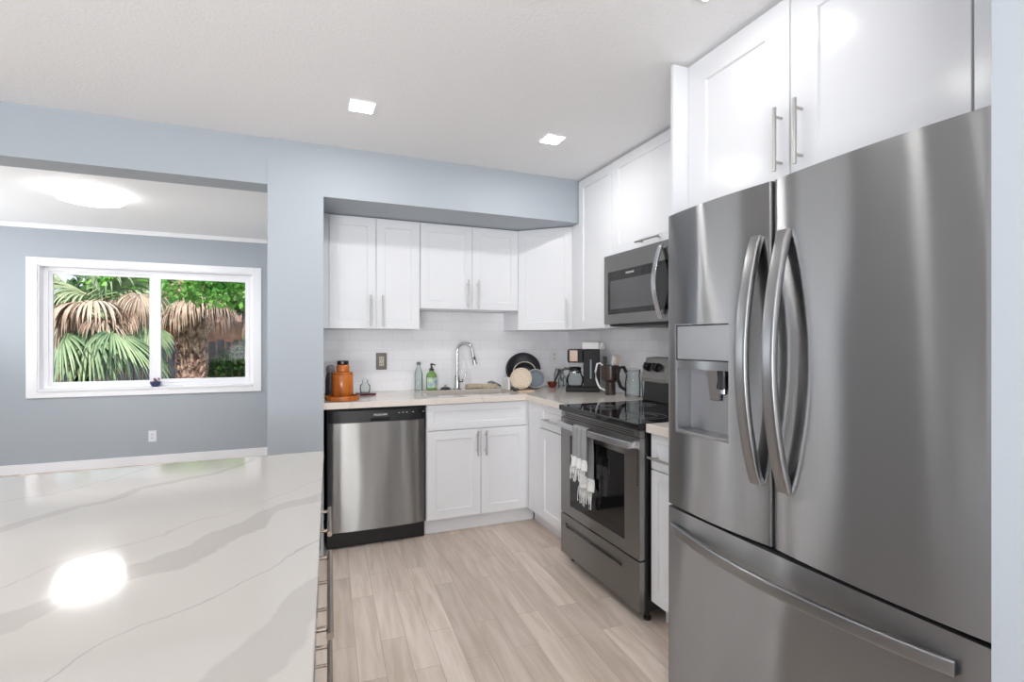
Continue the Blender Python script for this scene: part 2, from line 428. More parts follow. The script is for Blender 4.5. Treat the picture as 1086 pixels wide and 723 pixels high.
def carcass(parent, x0, x1, y1, z0, z1, toe=0, y0=.02, name='cabinet_body'):
    mb = MB()
    if toe: mb.box(x0, x1, y0, y1, toe, z1).box(x0, x1, y0 + .06, y1, 0, toe)
    else: mb.box(x0, x1, y0, y1, z0, z1)
    return mb.build(name, 'cab', parent)

GU = 'white wall cabinets'
# upper pair beside the column (local x = world x, front at y = 0)
c = thing('wall_cabinet', 'white two-door wall cabinet beside the blue-grey column, above the orange canister', 'cabinet', (0, 3.55, 0), group=GU)
carcass(c, .108, .757, .31, 1.374, 2.135)
MB().box(.108, .150, .004, .02, 1.374, 2.135).build('filler_strip', 'cab', c)
door(c, .152 + G, .457 - G, 1.374, 2.128, 0, (.417, 1.495, .215, True))
door(c, .457 + G, .757 - G, 1.374, 2.128, 0, (.497, 1.495, .215, True))
c = thing('wall_cabinet', 'short white two-door wall cabinet above the sink and faucet', 'cabinet', (0, 3.55, 0), group=GU)
carcass(c, .7585, 1.517, .31, 1.522, 2.135)
door(c, .762 + G, 1.147 - G, 1.522, 2.128, 0, (1.109, 1.632, .21, True))
door(c, 1.147 + G, 1.515 - G, 1.522, 2.128, 0, (1.186, 1.632, .21, True))
# diagonal corner cabinet
c = thing('wall_cabinet', 'white angled corner wall cabinet with one door and a handle at its right', 'cabinet', (0, 0, 0), group=GU)
MB().prism([(1.5185, 3.565), (1.84, 3.262), (2.12, 3.262), (2.12, 3.86), (1.5185, 3.86)], 1.374, 2.135).build('cabinet_body', 'cab', c)
A_ = Vector((1.512, 3.55, 0)); B_ = Vector((1.822, 3.252, 0)); ang = math.atan2(B_.y - A_.y, B_.x - A_.x); Ld = (B_ - A_).length
dd = MB().shaker(.003, Ld - .003, 1.374, 2.128, 0).build('door', 'cab', c, loc=(A_.x, A_.y, 0), rz=ang)
bar_handle(dd, (Ld - .04, 0, 1.49), .215)
# right wall uppers : local frame, x runs from far to near, front at local y=0 facing world -x
def right_frame(name, label, xf, yfar, group=GU, cat='cabinet'):
    return thing(name, label, cat, (xf, yfar, 0), R(-90), group)
c = right_frame('wall_cabinet', 'tall narrow white wall cabinet reaching the ceiling between the corner cabinet and the microwave', 1.815, 3.25)
MB().box(.0, .105, .02, .30, 1.374, 2.135).box(.105, .53, .02, .305, 1.374, 2.435).build('cabinet_body', 'cab', c)
MB().box(.0, .093, .004, .02, 1.374, 2.133).build('filler_strip', 'cab', c)
door(c, .097, .525, 1.374, 2.425, 0, (.500, 1.475, .20, True))
c = right_frame('wall_cabinet', 'white wall cabinet with a horizontal pull directly above the microwave', 1.81, 2.718)
carcass(c, .0, .905, .31, 1.822, 2.435)
door(c, .003, .80, 1.828, 2.425, 0, (.385, 1.862, .21, False))
# end panel + fridge cabinet
tag(MB().box(1.405, 2.12, 1.665, 1.683, 0, 2.425).build('end_panel', 'cab', bevel=.0015), 'tall white side panel standing against the far side of the fridge', 'panel')
c = right_frame('wall_cabinet', 'deep white two-door cabinet above the stainless steel fridge', 1.48, 1.664)
carcass(c, .0, 1.10, .63, 1.80, 2.435)
door(c, .002, .474, 1.81, 2.425, 0, (.445, 1.955, .21, True), st=.095)
door(c, .478, .965, 1.81, 2.425, 0, (.520, 1.955, .21, True), st=.095)
MB().box(.972, 1.10, -.004, .02, 1.80, 2.435).build('filler_strip', 'cab', c, bevel=.002)

# ------------------------------------------------------------------ base cabinets
GB = 'white base cabinets'
c = thing('base_cabinet', 'white sink base cabinet with a false drawer front over two doors', 'cabinet', (0, 3.26, 0), group=GB)
MB().box(.742, 1.462, .02, .60, .105, .62).box(.742, 1.462, .02, .04, .62, .874).box(1.4565, 1.484, .003, .03, .105, .874).build('cabinet_body', 'cab', c)
MB().box(.742, 1.54, .072, .085, 0, .104).build('toe_kick', 'cab', c)
MB().shaker(.745, 1.455, .70, .868, 0, st=.045).build('drawer_front', 'cab', c)
door(c, .745, 1.113, .112, .694, 0, (1.084, .60, .165, True))
door(c, 1.117, 1.455, .112, .694, 0, (1.146, .60, .165, True))
c = right_frame('base_cabinet', 'white corner base cabinet with one drawer and one door left of the range', 1.465, 3.262, GB)
MB().box(.01, .60, .02, .64, .105, .874).build('cabinet_body', 'cab', c)
MB().box(-.06, .60, .082, .095, 0, .104).build('toe_kick', 'cab', c)
MB().box(.012, .20, .002, .02, .11, .872).build('filler_strip', 'cab', c)
door(c, .205, .598, .712, .868, 0, (.41, .778, .22, False), 'drawer', .04)
door(c, .205, .598, .112, .706, 0)
c = right_frame('base_cabinet', 'narrow white base cabinet squeezed between the range and the fridge', 1.45, 1.872, GB)
MB().box(.002, .185, .02, .66, .105, .874).build('cabinet_body', 'cab', c)
MB().box(.002, .185, .085, .10, 0, .104).build('toe_kick', 'cab', c)
door(c, .004, .183, .712, .868, 0, (.10, .768, .15, False), 'drawer', .035)
door(c, .004, .183, .112, .706, 0, st=.045)

# worktops
wt = MB()
hx0, hx1, hy0, hy1 = .80, 1.455, 3.40, 3.77
ymin, xmax, z0, z1 = 3.235, XR - .009, .875, .914
wt.box(.107, hx0, ymin, YB - .009, z0, z1).box(hx1, xmax, ymin, YB - .009, z0, z1).box(hx0, hx1, ymin, hy0, z0, z1).box(hx0, hx1, hy1, YB - .009, z0, z1).box(1.44, xmax, 2.655, ymin, z0, z1)
tag(wt.build('worktop', 'quartz2'), 'pale quartz worktop running in an L along the tiled walls, with the sink in it', 'worktop')
tag(MB().box(1.425, xmax, 1.684, 1.874, .875, .914).build('worktop', 'quartz2', bevel=.003), 'small pale quartz worktop piece between the range and the fridge', 'worktop')
# sink
sk = thing('sink', 'undermount stainless steel sink set in the pale worktop', 'sink', (0, 0, 0))
b_ = MB(); g_ = .006
b_.box(hx0 - g_, hx0, hy0 - g_, hy1 + g_, .68, .874).box(hx1, hx1 + g_, hy0 - g_, hy1 + g_, .68, .874).box(hx0, hx1, hy0 - g_, hy0, .68, .874).box(hx0, hx1, hy1, hy1 + g_, .68, .874).box(hx0 - g_, hx1 + g_, hy0 - g_, hy1 + g_, .672, .68)
b_.build('basin', 'steel2', sk, bevel=.002)
MB().lathe([(.045, .681), (.045, .684), (.03, .683), (.012, .682)], (1.13, 3.6, 0)).build('drain', 'chrome', sk, smooth=True)

# island (its edge runs about two and a half degrees off the walls, like the floor)
isl = MB()
e = (-math.sin(R(2.45)), -math.cos(R(2.45)))
P0 = (.062, 1.818)
P1 = (P0[0] + e[0] * 2.1, P0[1] + e[1] * 2.1)
isl.prism([P0, (-1.75, 1.760), (-1.75, P1[1]), P1], .875, .914)
tag(isl.build('island_worktop', 'quartz', bevel=.002), 'large white quartz island worktop with wandering grey veins', 'worktop')
GI = 'white island cabinets'
def island_unit(s0, s1, label, parts):
    ox, oy = P0[0] + e[0] * s1 - .025, P0[1] + e[1] * s1
    w = s1 - s0
    c = thing('base_cabinet', label, 'cabinet', (ox, oy, 0), R(90 - 2.45), GI)
    MB().box(0, w, .02, .6, .10, .874).box(0, w, .08, .6, 0, .10).build('cabinet_body', 'cab', c)
    for (a0, a1, h) in parts:
        o = MB().shaker(.002, w - .002, a0, a1, 0, st=.045).build('drawer', 'cab', c)
        if h:
            hs0, hs1, hz = h
            bar_handle(o, ((s1 - hs0 + s1 - hs1) / 2, 0, hz), hs1 - hs0, False, off=.043, r=.0065, material='bronze')
island_unit(.025, .415, 'white island drawer unit nearest the dishwasher with a short pull', [(.64, .868, (.105, .335, .75)), (.38, .635, (.105, .335, .53)), (.108, .375, (.105, .335, .27))])
island_unit(.417, .91, 'white island drawer unit in the middle with long pulls', [(.64, .868, (.462, .852, .75)), (.38, .635, (.462, .852, .53)), (.108, .375, (.462, .852, .27))])
island_unit(.912, 1.45, 'white island drawer unit nearest the camera', [(.64, .868, (1.0, 1.38, .75)), (.38, .635, (1.0, 1.38, .53)), (.108, .375, (1.0, 1.38, .27))])
island_unit(1.452, 2.05, 'white island drawer unit at the near end, past the picture edge', [(.64, .868, None), (.108, .635, None)])
c = thing('base_cabinet', 'white panelled back of the island facing the dining room', 'cabinet', (-1.72, 1.72, 0))  # a single flat panel, no cabinet behind it
MB().box(0, 1.08, -.02, 0, .0, .874).build('panel', 'cab', c)

# ------------------------------------------------------------------ dishwasher
dw = thing('dishwasher', 'stainless steel dishwasher with a black control strip and black toe plate', 'dishwasher', (.130, 3.252, 0))
dwW = .604
MB().box(0, dwW, .03, .58, .11, .868).build('tub', 'blackmatte', dw)
mb = MB(); prof = []
NP = 24
for i in range(NP + 1):
    u_ = i / NP
    x = .006 + u_ * (dwW - .012)
    edge = min(u_, 1 - u_)
    bow = .012 * (1 - (2 * u_ - 1) ** 2) + .012 * min(1, edge / .10) ** .5
    prof.append((x, .024 - bow))
mb.prism([(prof[0][0], .03)] + prof + [(prof[-1][0], .03)], .112, .782)
mb.build('door_panel', 'steel2', dw, smooth=True)
cp = MB()
prof2 = [(x, y - .004) for x, y in prof]
cp.prism([(prof2[0][0], .03)] + [(x, y) for x, y in prof2] + [(prof2[-1][0], .03)], .785, .856)
cp = cp.build('control_panel', 'black', dw, smooth=True)
MB().box(.255, .375, -.0065, .004, .789, .807).build('grip_recess_shade', 'gap', cp, bevel=.003)  # dark block standing in for the shade of a grip recess
writing('FRIGIDAIRE', .0165, 'white', cp, (.315, -.0048, .826), (R(90), 0, 0), extrude=.0004)
for x in (.425, .45, .475, .515, .582): MB().box(x, x + .010, -.0056 if x < .55 else -.0028, .0035, .832, .8345).build('button_mark', 'white', cp)
MB().box(.0, dwW, .052, .062, 0.005, .11).build('toe_plate', 'black', dw)
MB().box(-.004, dwW + .002, .0, .03, .858, .873).build('top_trim', 'gap', dw)

# ------------------------------------------------------------------ range
rg = right_frame('range', 'stainless steel electric range with a black glass cooktop', 1.40, 2.642, None, 'stove')
RW = .760
MB().box(0, RW, .03, .62, .055, .885).build('body', 'black', rg)
for i, (x, y) in enumerate(((.04, .07), (RW - .04, .07), (.04, .56), (RW - .04, .56))):
    MB().lathe([(.018, 0), (.018, .012), (.01, .016), (.01, .056)], (x, y, 0), 16).build('foot', 'blackmatte', rg, smooth=True)
ct = MB().box(-.004, RW + .004, -.012, .60, .884, .914).build('cooktop', 'glassblack', rg, bevel=.006)
mb = MB()
for (x, y, r_) in ((.20, .17, .095), (.56, .17, .11), (.20, .44, .075), (.56, .44, .085)):
    for q in (r_, r_ * .6):
        MB().tube([(x + q * math.cos(a_ * R(10)), y + q * math.sin(a_ * R(10)), .9146) for a_ in range(36)], .0008, 6, closed=True).build('burner_ring', 'grey', ct)
# oven door with window
x0, x1, za, zb = .004, RW - .004, .292, .845
wx0, wx1, wz0, wz1 = .112, .640, .350, .752
mb = MB()
mb.box(x0, wx0, 0, .03, za, zb).box(wx1, x1, 0, .03, za, zb).box(wx0, wx1, 0, .03, za, wz0).box(wx0, wx1, 0, .03, wz1, zb)
od = mb.build('oven_door', 'steel2', rg)
MB().box(wx0, wx1, .003, .03, wz0, wz1).build('oven_window', 'glassblack', od)
MB().box(.004, RW - .004, .002, .03, .848, .880).build('vent_strip', 'steel2', rg, bevel=.002)
mb = MB()
for k in range(2):
    mb.box(.05, RW - .05, .0005, .006, .856 + k * .010, .860 + k * .010)
mb.build('vent_slot', 'gap', rg)
mb = MB()
for k in range(13): mb.box(RW - .022, RW - .016, -.0006, .003, .63 + k * .013, .638 + k * .013)
mb.build('side_vents', 'gap', od)
hb = MB(); pts = []
for i in range(21):
    u_ = i / 20
    pts.append((.035 + u_ * (RW - .07), -.028 - .022 * math.sin(math.pi * u_), .812 ))
hb.tube(pts, 1, 16, flat=(.010, .017))
for x in (.045, RW - .045): hb.box(x - .012, x + .012, -.032, .002, .798, .826)
hb.build('handle', 'steelb', od, smooth=True)
# drawer with grip recess
mb = MB()
ga, gb, gz0, gz1 = .06, .62, .212, .240
mb.box(x0, ga, 0, .03, .058, .284).box(gb, x1, 0, .03, .058, .284).box(ga, gb, 0, .03, .058, gz0).box(ga, gb, 0, .03, gz1, .284).box(ga, gb, .02, .03, gz0, gz1)
dr = mb.build('storage_drawer', 'steel2', rg)
# backguard
mb = MB(); mb.prism([(.585, .914), (.60, 1.045), (.70, 1.045), (.70, .914)], 0, RW)
mb.v = [(z, x, y) for x, y, z in mb.v]
bg = mb.build('backguard', 'black', rg, bevel=.004)
mb = MB(); mb.prism([(.572, 1.035), (.572, 1.06), (.612, 1.185), (.70, 1.188), (.70, 1.035)], 0, RW)
mb.v = [(z, x, y) for x, y, z in mb.v]
cpn = mb.build('control_panel', 'steel2', rg, bevel=.006)
for x in (.055, .135, .62, .70):
    k = MB().lathe([(.029, 0), (.029, .006), (.024, .010), (.022, .034), (.018, .037)], (0, 0, 0), 24).box(-.005, .005, -.02, .02, .03, .043)
    k = k.build('knob', 'black', cpn, smooth=True, loc=(x, .594, 1.125)); k.rotation_euler = (R(90 - 17.7), 0, 0)
MB().box(.25, .51, .583, .60, 1.095, 1.155).build('clock_display', 'glassblack', cpn)

# tea towel over the oven handle
m = M['towel'] = mat('grey_striped_towel', (150, 150, 150), .9)
n, l, b = nt(m)
wv = n.new('ShaderNodeTexWave'); wv.bands_direction = 'X'; wv.inputs['Scale'].default_value = 55; wv.inputs['Distortion'].default_value = .3
l.new(coords(m), wv.inputs['Vector'])
r = n.new('ShaderNodeValToRGB'); r.color_ramp.elements[0].color = srgb(96, 96, 98); r.color_ramp.elements[1].color = srgb(176, 176, 176)
l.new(wv.outputs['Fac'], r.inputs['Fac']); l.new(r.outputs['Color'], b.inputs['Base Color'])
M['towel_end'] = mat('white_towel_band', (226, 226, 224), .9)
tw = right_frame('tea_towel', 'grey striped tea towel with white fringed ends hanging on the oven handle', 1.40, 2.642, None, 'towel')
def cloth(path_fn, x0, x1, n_u=26, n_v=30, th=.004, folds=3, amp=.006, flare=0):
    """sheet following path_fn(v)->(y, z), folded across x; returns an MB with both faces"""
    mb = MB(); vs = []; fs = []
    for side in (0, 1):
        for j in range(n_v + 1):
            v_ = j / n_v; y, z = path_fn(v_)
            for i in range(n_u + 1):
                u_ = i / n_u
                w_ = 1 + flare * v_
                x = (x0 + x1) / 2 + (u_ - .5) * (x1 - x0) * w_
                f = amp * math.sin(u_ * math.pi * 2 * folds + 1.3 + v_ * .8) * min(1, .2 + v_ * 1.6)
                vs.append((x, y + f + side * th, z))
    N = (n_u + 1) * (n_v + 1)
    for side in (0, 1):
        for j in range(n_v):
            for i in range(n_u):
                a_ = side * N + j * (n_u + 1) + i
                fs.append((a_, a_ + 1, a_ + n_u + 2, a_ + n_u + 1))
    for j in range(n_v):
        for i in (0, n_u):
            a_ = j * (n_u + 1) + i; fs.append((a_, a_ + n_u + 1, N + a_ + n_u + 1, N + a_))
    for i in range(n_u):
        for j in (0, n_v):
            a_ = j * (n_u + 1) + i; fs.append((a_, a_ + 1, N + a_ + 1, N + a_))
    return mb.add(vs, fs)
def front_path(zend, y_out):
    def f(v_):
        if v_ < .18:
            a_ = math.pi * (1 - v_ / .18 * 1.0) ; return (-.047 - .0 + math.cos(a_) * -.018 * 1.0, .824 + math.sin(a_) * .010 + .004)
        q = (v_ - .18) / .82
        return (y_out, .826 + (zend - .826) * q)
    return f
cloth(front_path(.672, -.067), .250, .395).build('towel_front', 'towel', tw, smooth=True)
cloth(lambda v_: (-.069 - .002 * v_, .674 - .055 * v_), .243, .402, n_v=8, folds=3, amp=.007).build('white_band', 'towel_end', tw, smooth=True)
cloth(lambda v_: (-.014, .79 - .225 * v_), .245, .375, n_v=20, folds=2, amp=.005).build('towel_back', 'towel', tw, smooth=True)
cloth(lambda v_: (-.016 - .006 * v_, .567 - .065 * v_), .243, .392, n_v=8, folds=2, amp=.006).build('white_band', 'towel_end', tw, smooth=True)
def fringe(x0, x1, y, z0, z1, n_):
    mb = MB()
    for i in range(n_):
        x = x0 + (x1 - x0) * (i + .5) / n_; a_ = random.uniform(-.01, .01); k = random.uniform(.8, 1.1)
        pts = [(x, y, z0), (x + a_ * .4, y - .002, z0 + (z1 - z0) * .35), (x + a_, y + random.uniform(-.003, .003), z0 + (z1 - z0) * .7), (x + a_ * 1.4, y, z0 + (z1 - z0) * k)]
        mb.tube(pts, [.0016, .0022, .0016, .0022], 6)
    return mb
o = fringe(.245, .400, -.072, .619, .545, 18).build('fringe', 'towel_end', tw, smooth=True); o['kind'] = 'stuff'
o = fringe(.245, .390, -.023, .502, .415, 16).build('fringe', 'towel_end', tw, smooth=True); o['kind'] = 'stuff'

# ------------------------------------------------------------------ microwave
mw = right_frame('microwave', 'stainless steel over-the-range microwave with a curved handle', 1.745, 2.712, None, 'microwave')
MB().box(0, .76, .035, .37, 1.40, 1.815).box(.05, .74, .01, .37, 1.378, 1.40).build('body', 'blackmatte', mw)
gx0, gx1, gz0, gz1 = .040, .520, 1.452, 1.700
z0, z1 = 1.392, 1.815
mb = MB().box(0, gx0, 0, .035, z0, z1).box(gx0, .62, 0, .035, z0, gz0).box(gx0, .62, 0, .035, gz1 + .012, z1).box(.50, .62, .004, .035, gz0, gz1 + .012)
md = mb.build('door', 'steel2', mw)
MB().box(gx0, .60, .001, .03, gz0, gz1 + .012).build('door_glass', 'glassblack', md)
m = M['mesh_glass'] = mat('grey_screen_glass', (78, 78, 80), .12)
MB().box(gx0 + .03, gx1 - .01, -.0006, .01, gz0 + .03, gz1 - .045).build('viewing_screen', 'mesh_glass', md, bevel=.0)
writing('FRIGIDAIRE', .016, 'white', md, (.27, -.0002, 1.688), (R(90), 0, 0), extrude=.0004)
MB().box(.623, .76, .0, .035, z0, z1).build('control_panel', 'black', mw)
hb = MB(); pts = []
for i in range(25):
    u_ = i / 24
    pts.append((.556, -.012 - .042 * math.sin(math.pi * u_), 1.412 + u_ * .375))
hb.tube(pts, 1, 16, flat=(.007, .017), up=(1, 0, 0))
hb.box(.541, .571, -.014, .004, 1.405, 1.425).box(.541, .571, -.014, .004, 1.775, 1.795)
hb.build('handle', 'steelb', md, smooth=True)
MB().box(.15, .60, .05, .33, 1.372, 1.38).build('grease_filter', 'grey', mw)

# ------------------------------------------------------------------ fridge
fg = right_frame('fridge', 'stainless steel french-door fridge with an ice dispenser and a bottom freezer drawer', 1.20, 1.452, None, 'fridge')
FW = .922
MB().box(.004, FW - .004, .075, .86, .03, 1.735).build('body', 'fridge_side', fg)
for x in (.08, FW - .08):
    for y in (.14, .78): MB().lathe([(.025, 0), (.025, .02), (.012, .03)], (x, y, 0), 16).build('foot', 'blackmatte', fg)
MB().box(.01, FW - .01, .06, .08, .05, 1.725).build('door_seal', 'gap', fg)
def bowed(u_, w, depth=.014, er=.004):
    e_ = min(u_, 1 - u_) * w
    rnd = er - math.sqrt(max(0, er * er - max(0, er - e_) ** 2))
    return -depth * (1 - (2 * u_ - 1) ** 2) + rnd
def curved_door(x0, x1, z0, z1, hole=None, name='door', yb=.06, depth=.014):
    w = x1 - x0
    us = [0, .002, .004, .008, .025] + [.025 + .95 * i / 26 for i in range(1, 26)] + [.975, .992, .996, .998, 1]
    xs = [x0 + u_ * w for u_ in us]; zs = [z0, z1]
    if hole:
        for h in hole[:2]:
            xs.append(h)
        xs.sort(); zs = sorted(zs + list(hole[2:]))
    Y = lambda x: bowed((x - x0) / w, w, depth)
    mb = MB(); vs = []; fs = []; nz = len(zs)
    for x in xs:
        for z in zs: vs.append((x, Y(x), z))
    nb = len(vs)
    for x in xs:
        for z in zs: vs.append((x, yb, z))
    inh = lambda i, k: hole and hole[0] - 1e-6 <= xs[i] and xs[i + 1] <= hole[1] + 1e-6 and zs[k] >= hole[2] - 1e-6 and zs[k + 1] <= hole[3] + 1e-6
    for i in range(len(xs) - 1):
        for k in range(nz - 1):
            a_ = i * nz + k
            if not inh(i, k): fs.append((a_, a_ + nz, a_ + nz + 1, a_ + 1))
            fs.append((nb + a_, nb + a_ + 1, nb + a_ + nz + 1, nb + a_ + nz))
        a_ = i * nz; fs.append((a_, nb + a_, nb + a_ + nz, a_ + nz))
        a_ = i * nz + nz - 1; fs.append((a_, a_ + nz, nb + a_ + nz, nb + a_))
    for k in range(nz - 1):
        fs.append((k, k + 1, nb + k + 1, nb + k)); a_ = (len(xs) - 1) * nz + k; fs.append((a_, nb + a_, nb + a_ + 1, a_ + 1))
    mb.add(vs, fs)
    o_ = mb.build(name, 'steel', fg, smooth=True); o_.data.materials.append(M['fridge_side'])
    for p in o_.data.polygons:
        if abs(p.normal.y) < .8: p.material_index = 1  # dark edge colour puts shade into the gaps between the doors
    return o_, Y
SP = .436
hole = (.055, .290, .975, 1.338)
ld, YL = curved_door(.002, SP - .004, .712, 1.728, hole)
rd, YRt = curved_door(SP + .004, FW - .002, .712, 1.728)
fd, YF = curved_door(.002, FW - .002, .06, .700, name='freezer_drawer', depth=.010)
# dispenser
h0, h1, h2, h3 = hole
yf = -.008
ds = MB()
ds.box(h0 - .004, h0, yf - .003, .05, h2 - .004, h3 + .004).box(h1, h1 + .004, yf - .004, .05, h2 - .004, h3 + .004).box(h0, h1, yf - .004, .05, h3, h3 + .004).box(h0, h1, yf - .004, .05, h2 - .004, h2)
ds = ds.build('dispenser', 'steelh', ld)
M['disp'] = steel('smooth_steel_recess', (150, 150, 152), .3, .0)
mb = MB().box(h0, h1, .052, .058, h2, 1.215).box(h0, h0 + .003, yf, .052, h2, 1.215).box(h1 - .003, h1, yf, .052, h2, 1.215)
mb.build('dispenser_recess', 'disp', ds)
M['panelgrey'] = mat('satin_grey_panel', (150, 150, 151), .3, .6)
MB().box(h0 + .002, h1 - .002, -.007, .05, 1.222, h3 - .002).build('display_panel', 'panelgrey', ds, bevel=.002)
mb = MB(); pts = [(h0 + (h1 - h0) * i / 12, -.008 - .016 * math.sin(math.pi * i / 12)) for i in range(13)]
mb.prism([(h0, .05)] + pts + [(h1, .05)], 1.192, 1.220)
mb.build('panel_lip', 'steelh', ds, bevel=.002, smooth=True)
mb = MB(); mb.prism([(h0 + .002, .052)] + [(x, y + .001) for x, y in pts] + [(h1 - .002, .052)], h2, h2 + .010)
mb.build('drip_tray', 'panelgrey', ds, bevel=.002)
MB().lathe([(.020, 0), (.018, -.035), (.022, -.05), (.022, -.06), (.012, -.062)], (h0 + .175, .03, 1.192), 20).build('nozzle', 'black', ds, smooth=True)
MB().lathe([(.014, 0), (.014, -.012), (.010, -.016)], (h0 + .175, .03, 1.130), 20).build('nozzle_tip', 'chrome', ds, smooth=True)
mb = MB(); mb.prism([(.030, 1.19), (.048, 1.19), (.050, 1.09), (.044, 1.09)], h0 + .10, h0 + .145); mb.v = [(z, x, y) for x, y, z in mb.v]
mb.build('ice_paddle', 'steelh', ds, bevel=.002)
# bowed door handles
def bow_handle(parent, x, y0_, za, zb_, out):
    mb = MB(); pts = []
    for i in range(33):
        u_ = i / 32
        pts.append((x, y0_ - .004 - out * math.sin(math.pi * u_) ** .8, za + (zb_ - za) * u_))
    mb.tube(pts, 1, 20, flat=(.0105, .019), up=(1, 0, 0))
    return mb.build('handle', 'steelh', parent, smooth=True)
bow_handle(ld, .392, YL(.392) , .882, 1.578, .060)
bow_handle(rd, .482, YRt(.482), .882, 1.578, .060)
mb = MB(); pts = []
for i in range(33):
    u_ = i / 32
    pts.append((.03 + u_ * (FW - .09), min(YF(.03 + u_ * (FW - .09)), -.001) - .004 - .052 * math.sin(math.pi * u_) ** .8, .634))
mb.tube(pts, 1, 20, flat=(.009, .0165), up=(0, 0, 1))
mb.build('handle', 'steelh', fd, smooth=True)

# ------------------------------------------------------------------ ceiling lights
def emis(name, col, st):
    m = bpy.data.materials.new(name); m.use_nodes = True; n = m.node_tree.nodes
    b = n['Principled BSDF']; b.inputs['Base Color'].default_value = (*col, 1); b.inputs['Emission Color'].default_value = (*col, 1); b.inputs['Emission Strength'].default_value = st
    return m
M['led'] = emis('lit_diffuser', (1, .985, .96), 30)
def downlight(x, y, label, dim=1):
    d_ = thing('recessed_light', label, 'ceiling light', (x, y, CZ), 0, 'square recessed ceiling lights')
    MB().box(-.062, .062, -.062, .062, -.008, 0).build('trim_plate', 'ceiling', d_, bevel=.003)
    MB().box(-.052, .052, -.052, .052, -.0105, -.006).build('diffuser', 'led', d_, bevel=.001)
    L = lamp('downlight_lamp', 'AREA', (0, 0, -.014), (0, 0, 0), DOWN_W * dim, (1, .99, .97), shape='SQUARE', size=.10)
    L.parent = d_
downlight(.262, 2.565, 'square recessed ceiling light over the floor in front of the dishwasher')
downlight(1.305, 2.565, 'square recessed ceiling light nearest the microwave cabinet')
downlight(1.20, 1.27, 'square recessed ceiling light in front of the fridge doors', .02)
downlight(.262, 1.27, 'square recessed ceiling light above the island edge', .3)
downlight(.262, -.2, 'added unseen square recessed ceiling light straight above the camera position', .3)  # added out of view to even out the room light
downlight(-1.3, 1.27, 'added unseen square recessed ceiling light above the far side of the island', .3)  # extra unseen lamp, added as fill
downlight(-1.3, -.2, 'added unseen square recessed ceiling light behind the island, near the left', .3)  # also an added lamp outside the view
downlight(-.5, -2.2, 'added unseen square recessed ceiling light near the added rear glass doors', .3)  # added unseen lamp for the rear of the room
dl = thing('disc_light', 'large round white flush ceiling light glowing in the dining room', 'ceiling light', (-1.53, 4.85, CZ))
MB().lathe([(.205, 0), (.205, -.03)], n=48).build('base_ring', 'trim', dl, smooth=True)
M['led2'] = emis('lit_disc', (1, .99, .97), DISC_E)
MB().lathe([(.202, -.03), (.212, -.038), (.212, -.055), (.20, -.066), (.14, -.070), (.01, -.071)], n=48).build('lamp_shade', 'led2', dl, smooth=True)

lamp('disc_lamp', 'AREA', (0, 0, -.078), (0, 0, 0), 17, (1, .99, .98), shape='DISK', size=.38).parent = dl

# ------------------------------------------------------------------ outlets
def outlet(x, y, z, label, mats, name='wall_outlet', w=.070, h=.115):
    o = thing(name, label, 'outlet', (x, y, z))
    MB().box(-w / 2, w / 2, -.006, 0, -h / 2, h / 2).build('cover_plate', mats[0], o, bevel=.002)
    ins = MB().box(-.018, .018, -.009, -.004, -.036, .036).build('receptacle', mats[1], o, bevel=.002)
    mb = MB()
    for zc in (.018, -.018): mb.box(-.008, -.005, -.0095, -.007, zc - .005, zc + .007).box(.005, .008, -.0095, -.007, zc - .005, zc + .007).box(-.002, .002, -.0095, -.007, zc - .012, zc - .008)
    mb.build('slots', 'gap', ins)
outlet(.535, YB - .008, 1.139, 'steel-covered outlet on the white tiles right of the orange canister', ('plate', 'almond'), w=.078, h=.125)
outlet(-1.475, YD, .295, 'white wall outlet low on the blue-grey wall under the window', ('socket', 'socket'))
outlet(1.98, YB - .008, 1.16, 'white outlet on the tiles behind the coffee maker', ('white', 'white'))

# ------------------------------------------------------------------ worktop items
CT = .914
# round tray
t = MB().lathe([(.098, 0), (.105, .004), (.105, .026), (.101, .029), (.096, .027), (.094, .012), (.01, .012)], n=48).build('round_tray', 'orangewood', smooth=True, loc=(.226, 3.385, CT))
tag(t, 'round orange wooden tray under the canister beside the column', 'tray')
# wooden canister
cn = thing('canister', 'orange stained wooden canister standing on the round tray', 'canister', (.225, 3.375, CT + .0125))
mb = MB().lathe([(.063, 0), (.066, .004), (.066, .150), (.064, .153), (.055, .153)], n=40)
mb.build('body', 'orangewood', cn, smooth=True)
MB().lathe([(.060, .1535), (.064, .157), (.064, .163), (.058, .167), (.01, .167)], n=40).build('lid', 'orangewood', cn, smooth=True)
jr = thing('jar', 'small orange jar with a black lid sitting on the wooden canister', 'jar', (.228, 3.375, CT + .180))
MB().lathe([(.036, 0), (.040, .004), (.040, .034), (.034, .044), (.028, .046)], n=32).build('body', 'orangewood', jr, smooth=True)
MB().lathe([(.034, .0465), (.036, .049), (.036, .066), (.032, .070), (.01, .070)], n=32).build('lid', 'black', jr, smooth=True)
gr = thing('bottle', 'dark grinder-like bottle tucked behind the orange canister against the column', 'bottle', (.160, 3.50, CT))
MB().lathe([(.032, 0), (.034, .006), (.033, .12), (.026, .16), (.022, .17)], n=28).build('body', 'fridge_side', gr, smooth=True)
MB().lathe([(.026, .1705), (.028, .175), (.028, .205), (.02, .215), (.008, .218)], n=28).build('cap', 'grey', gr, smooth=True)
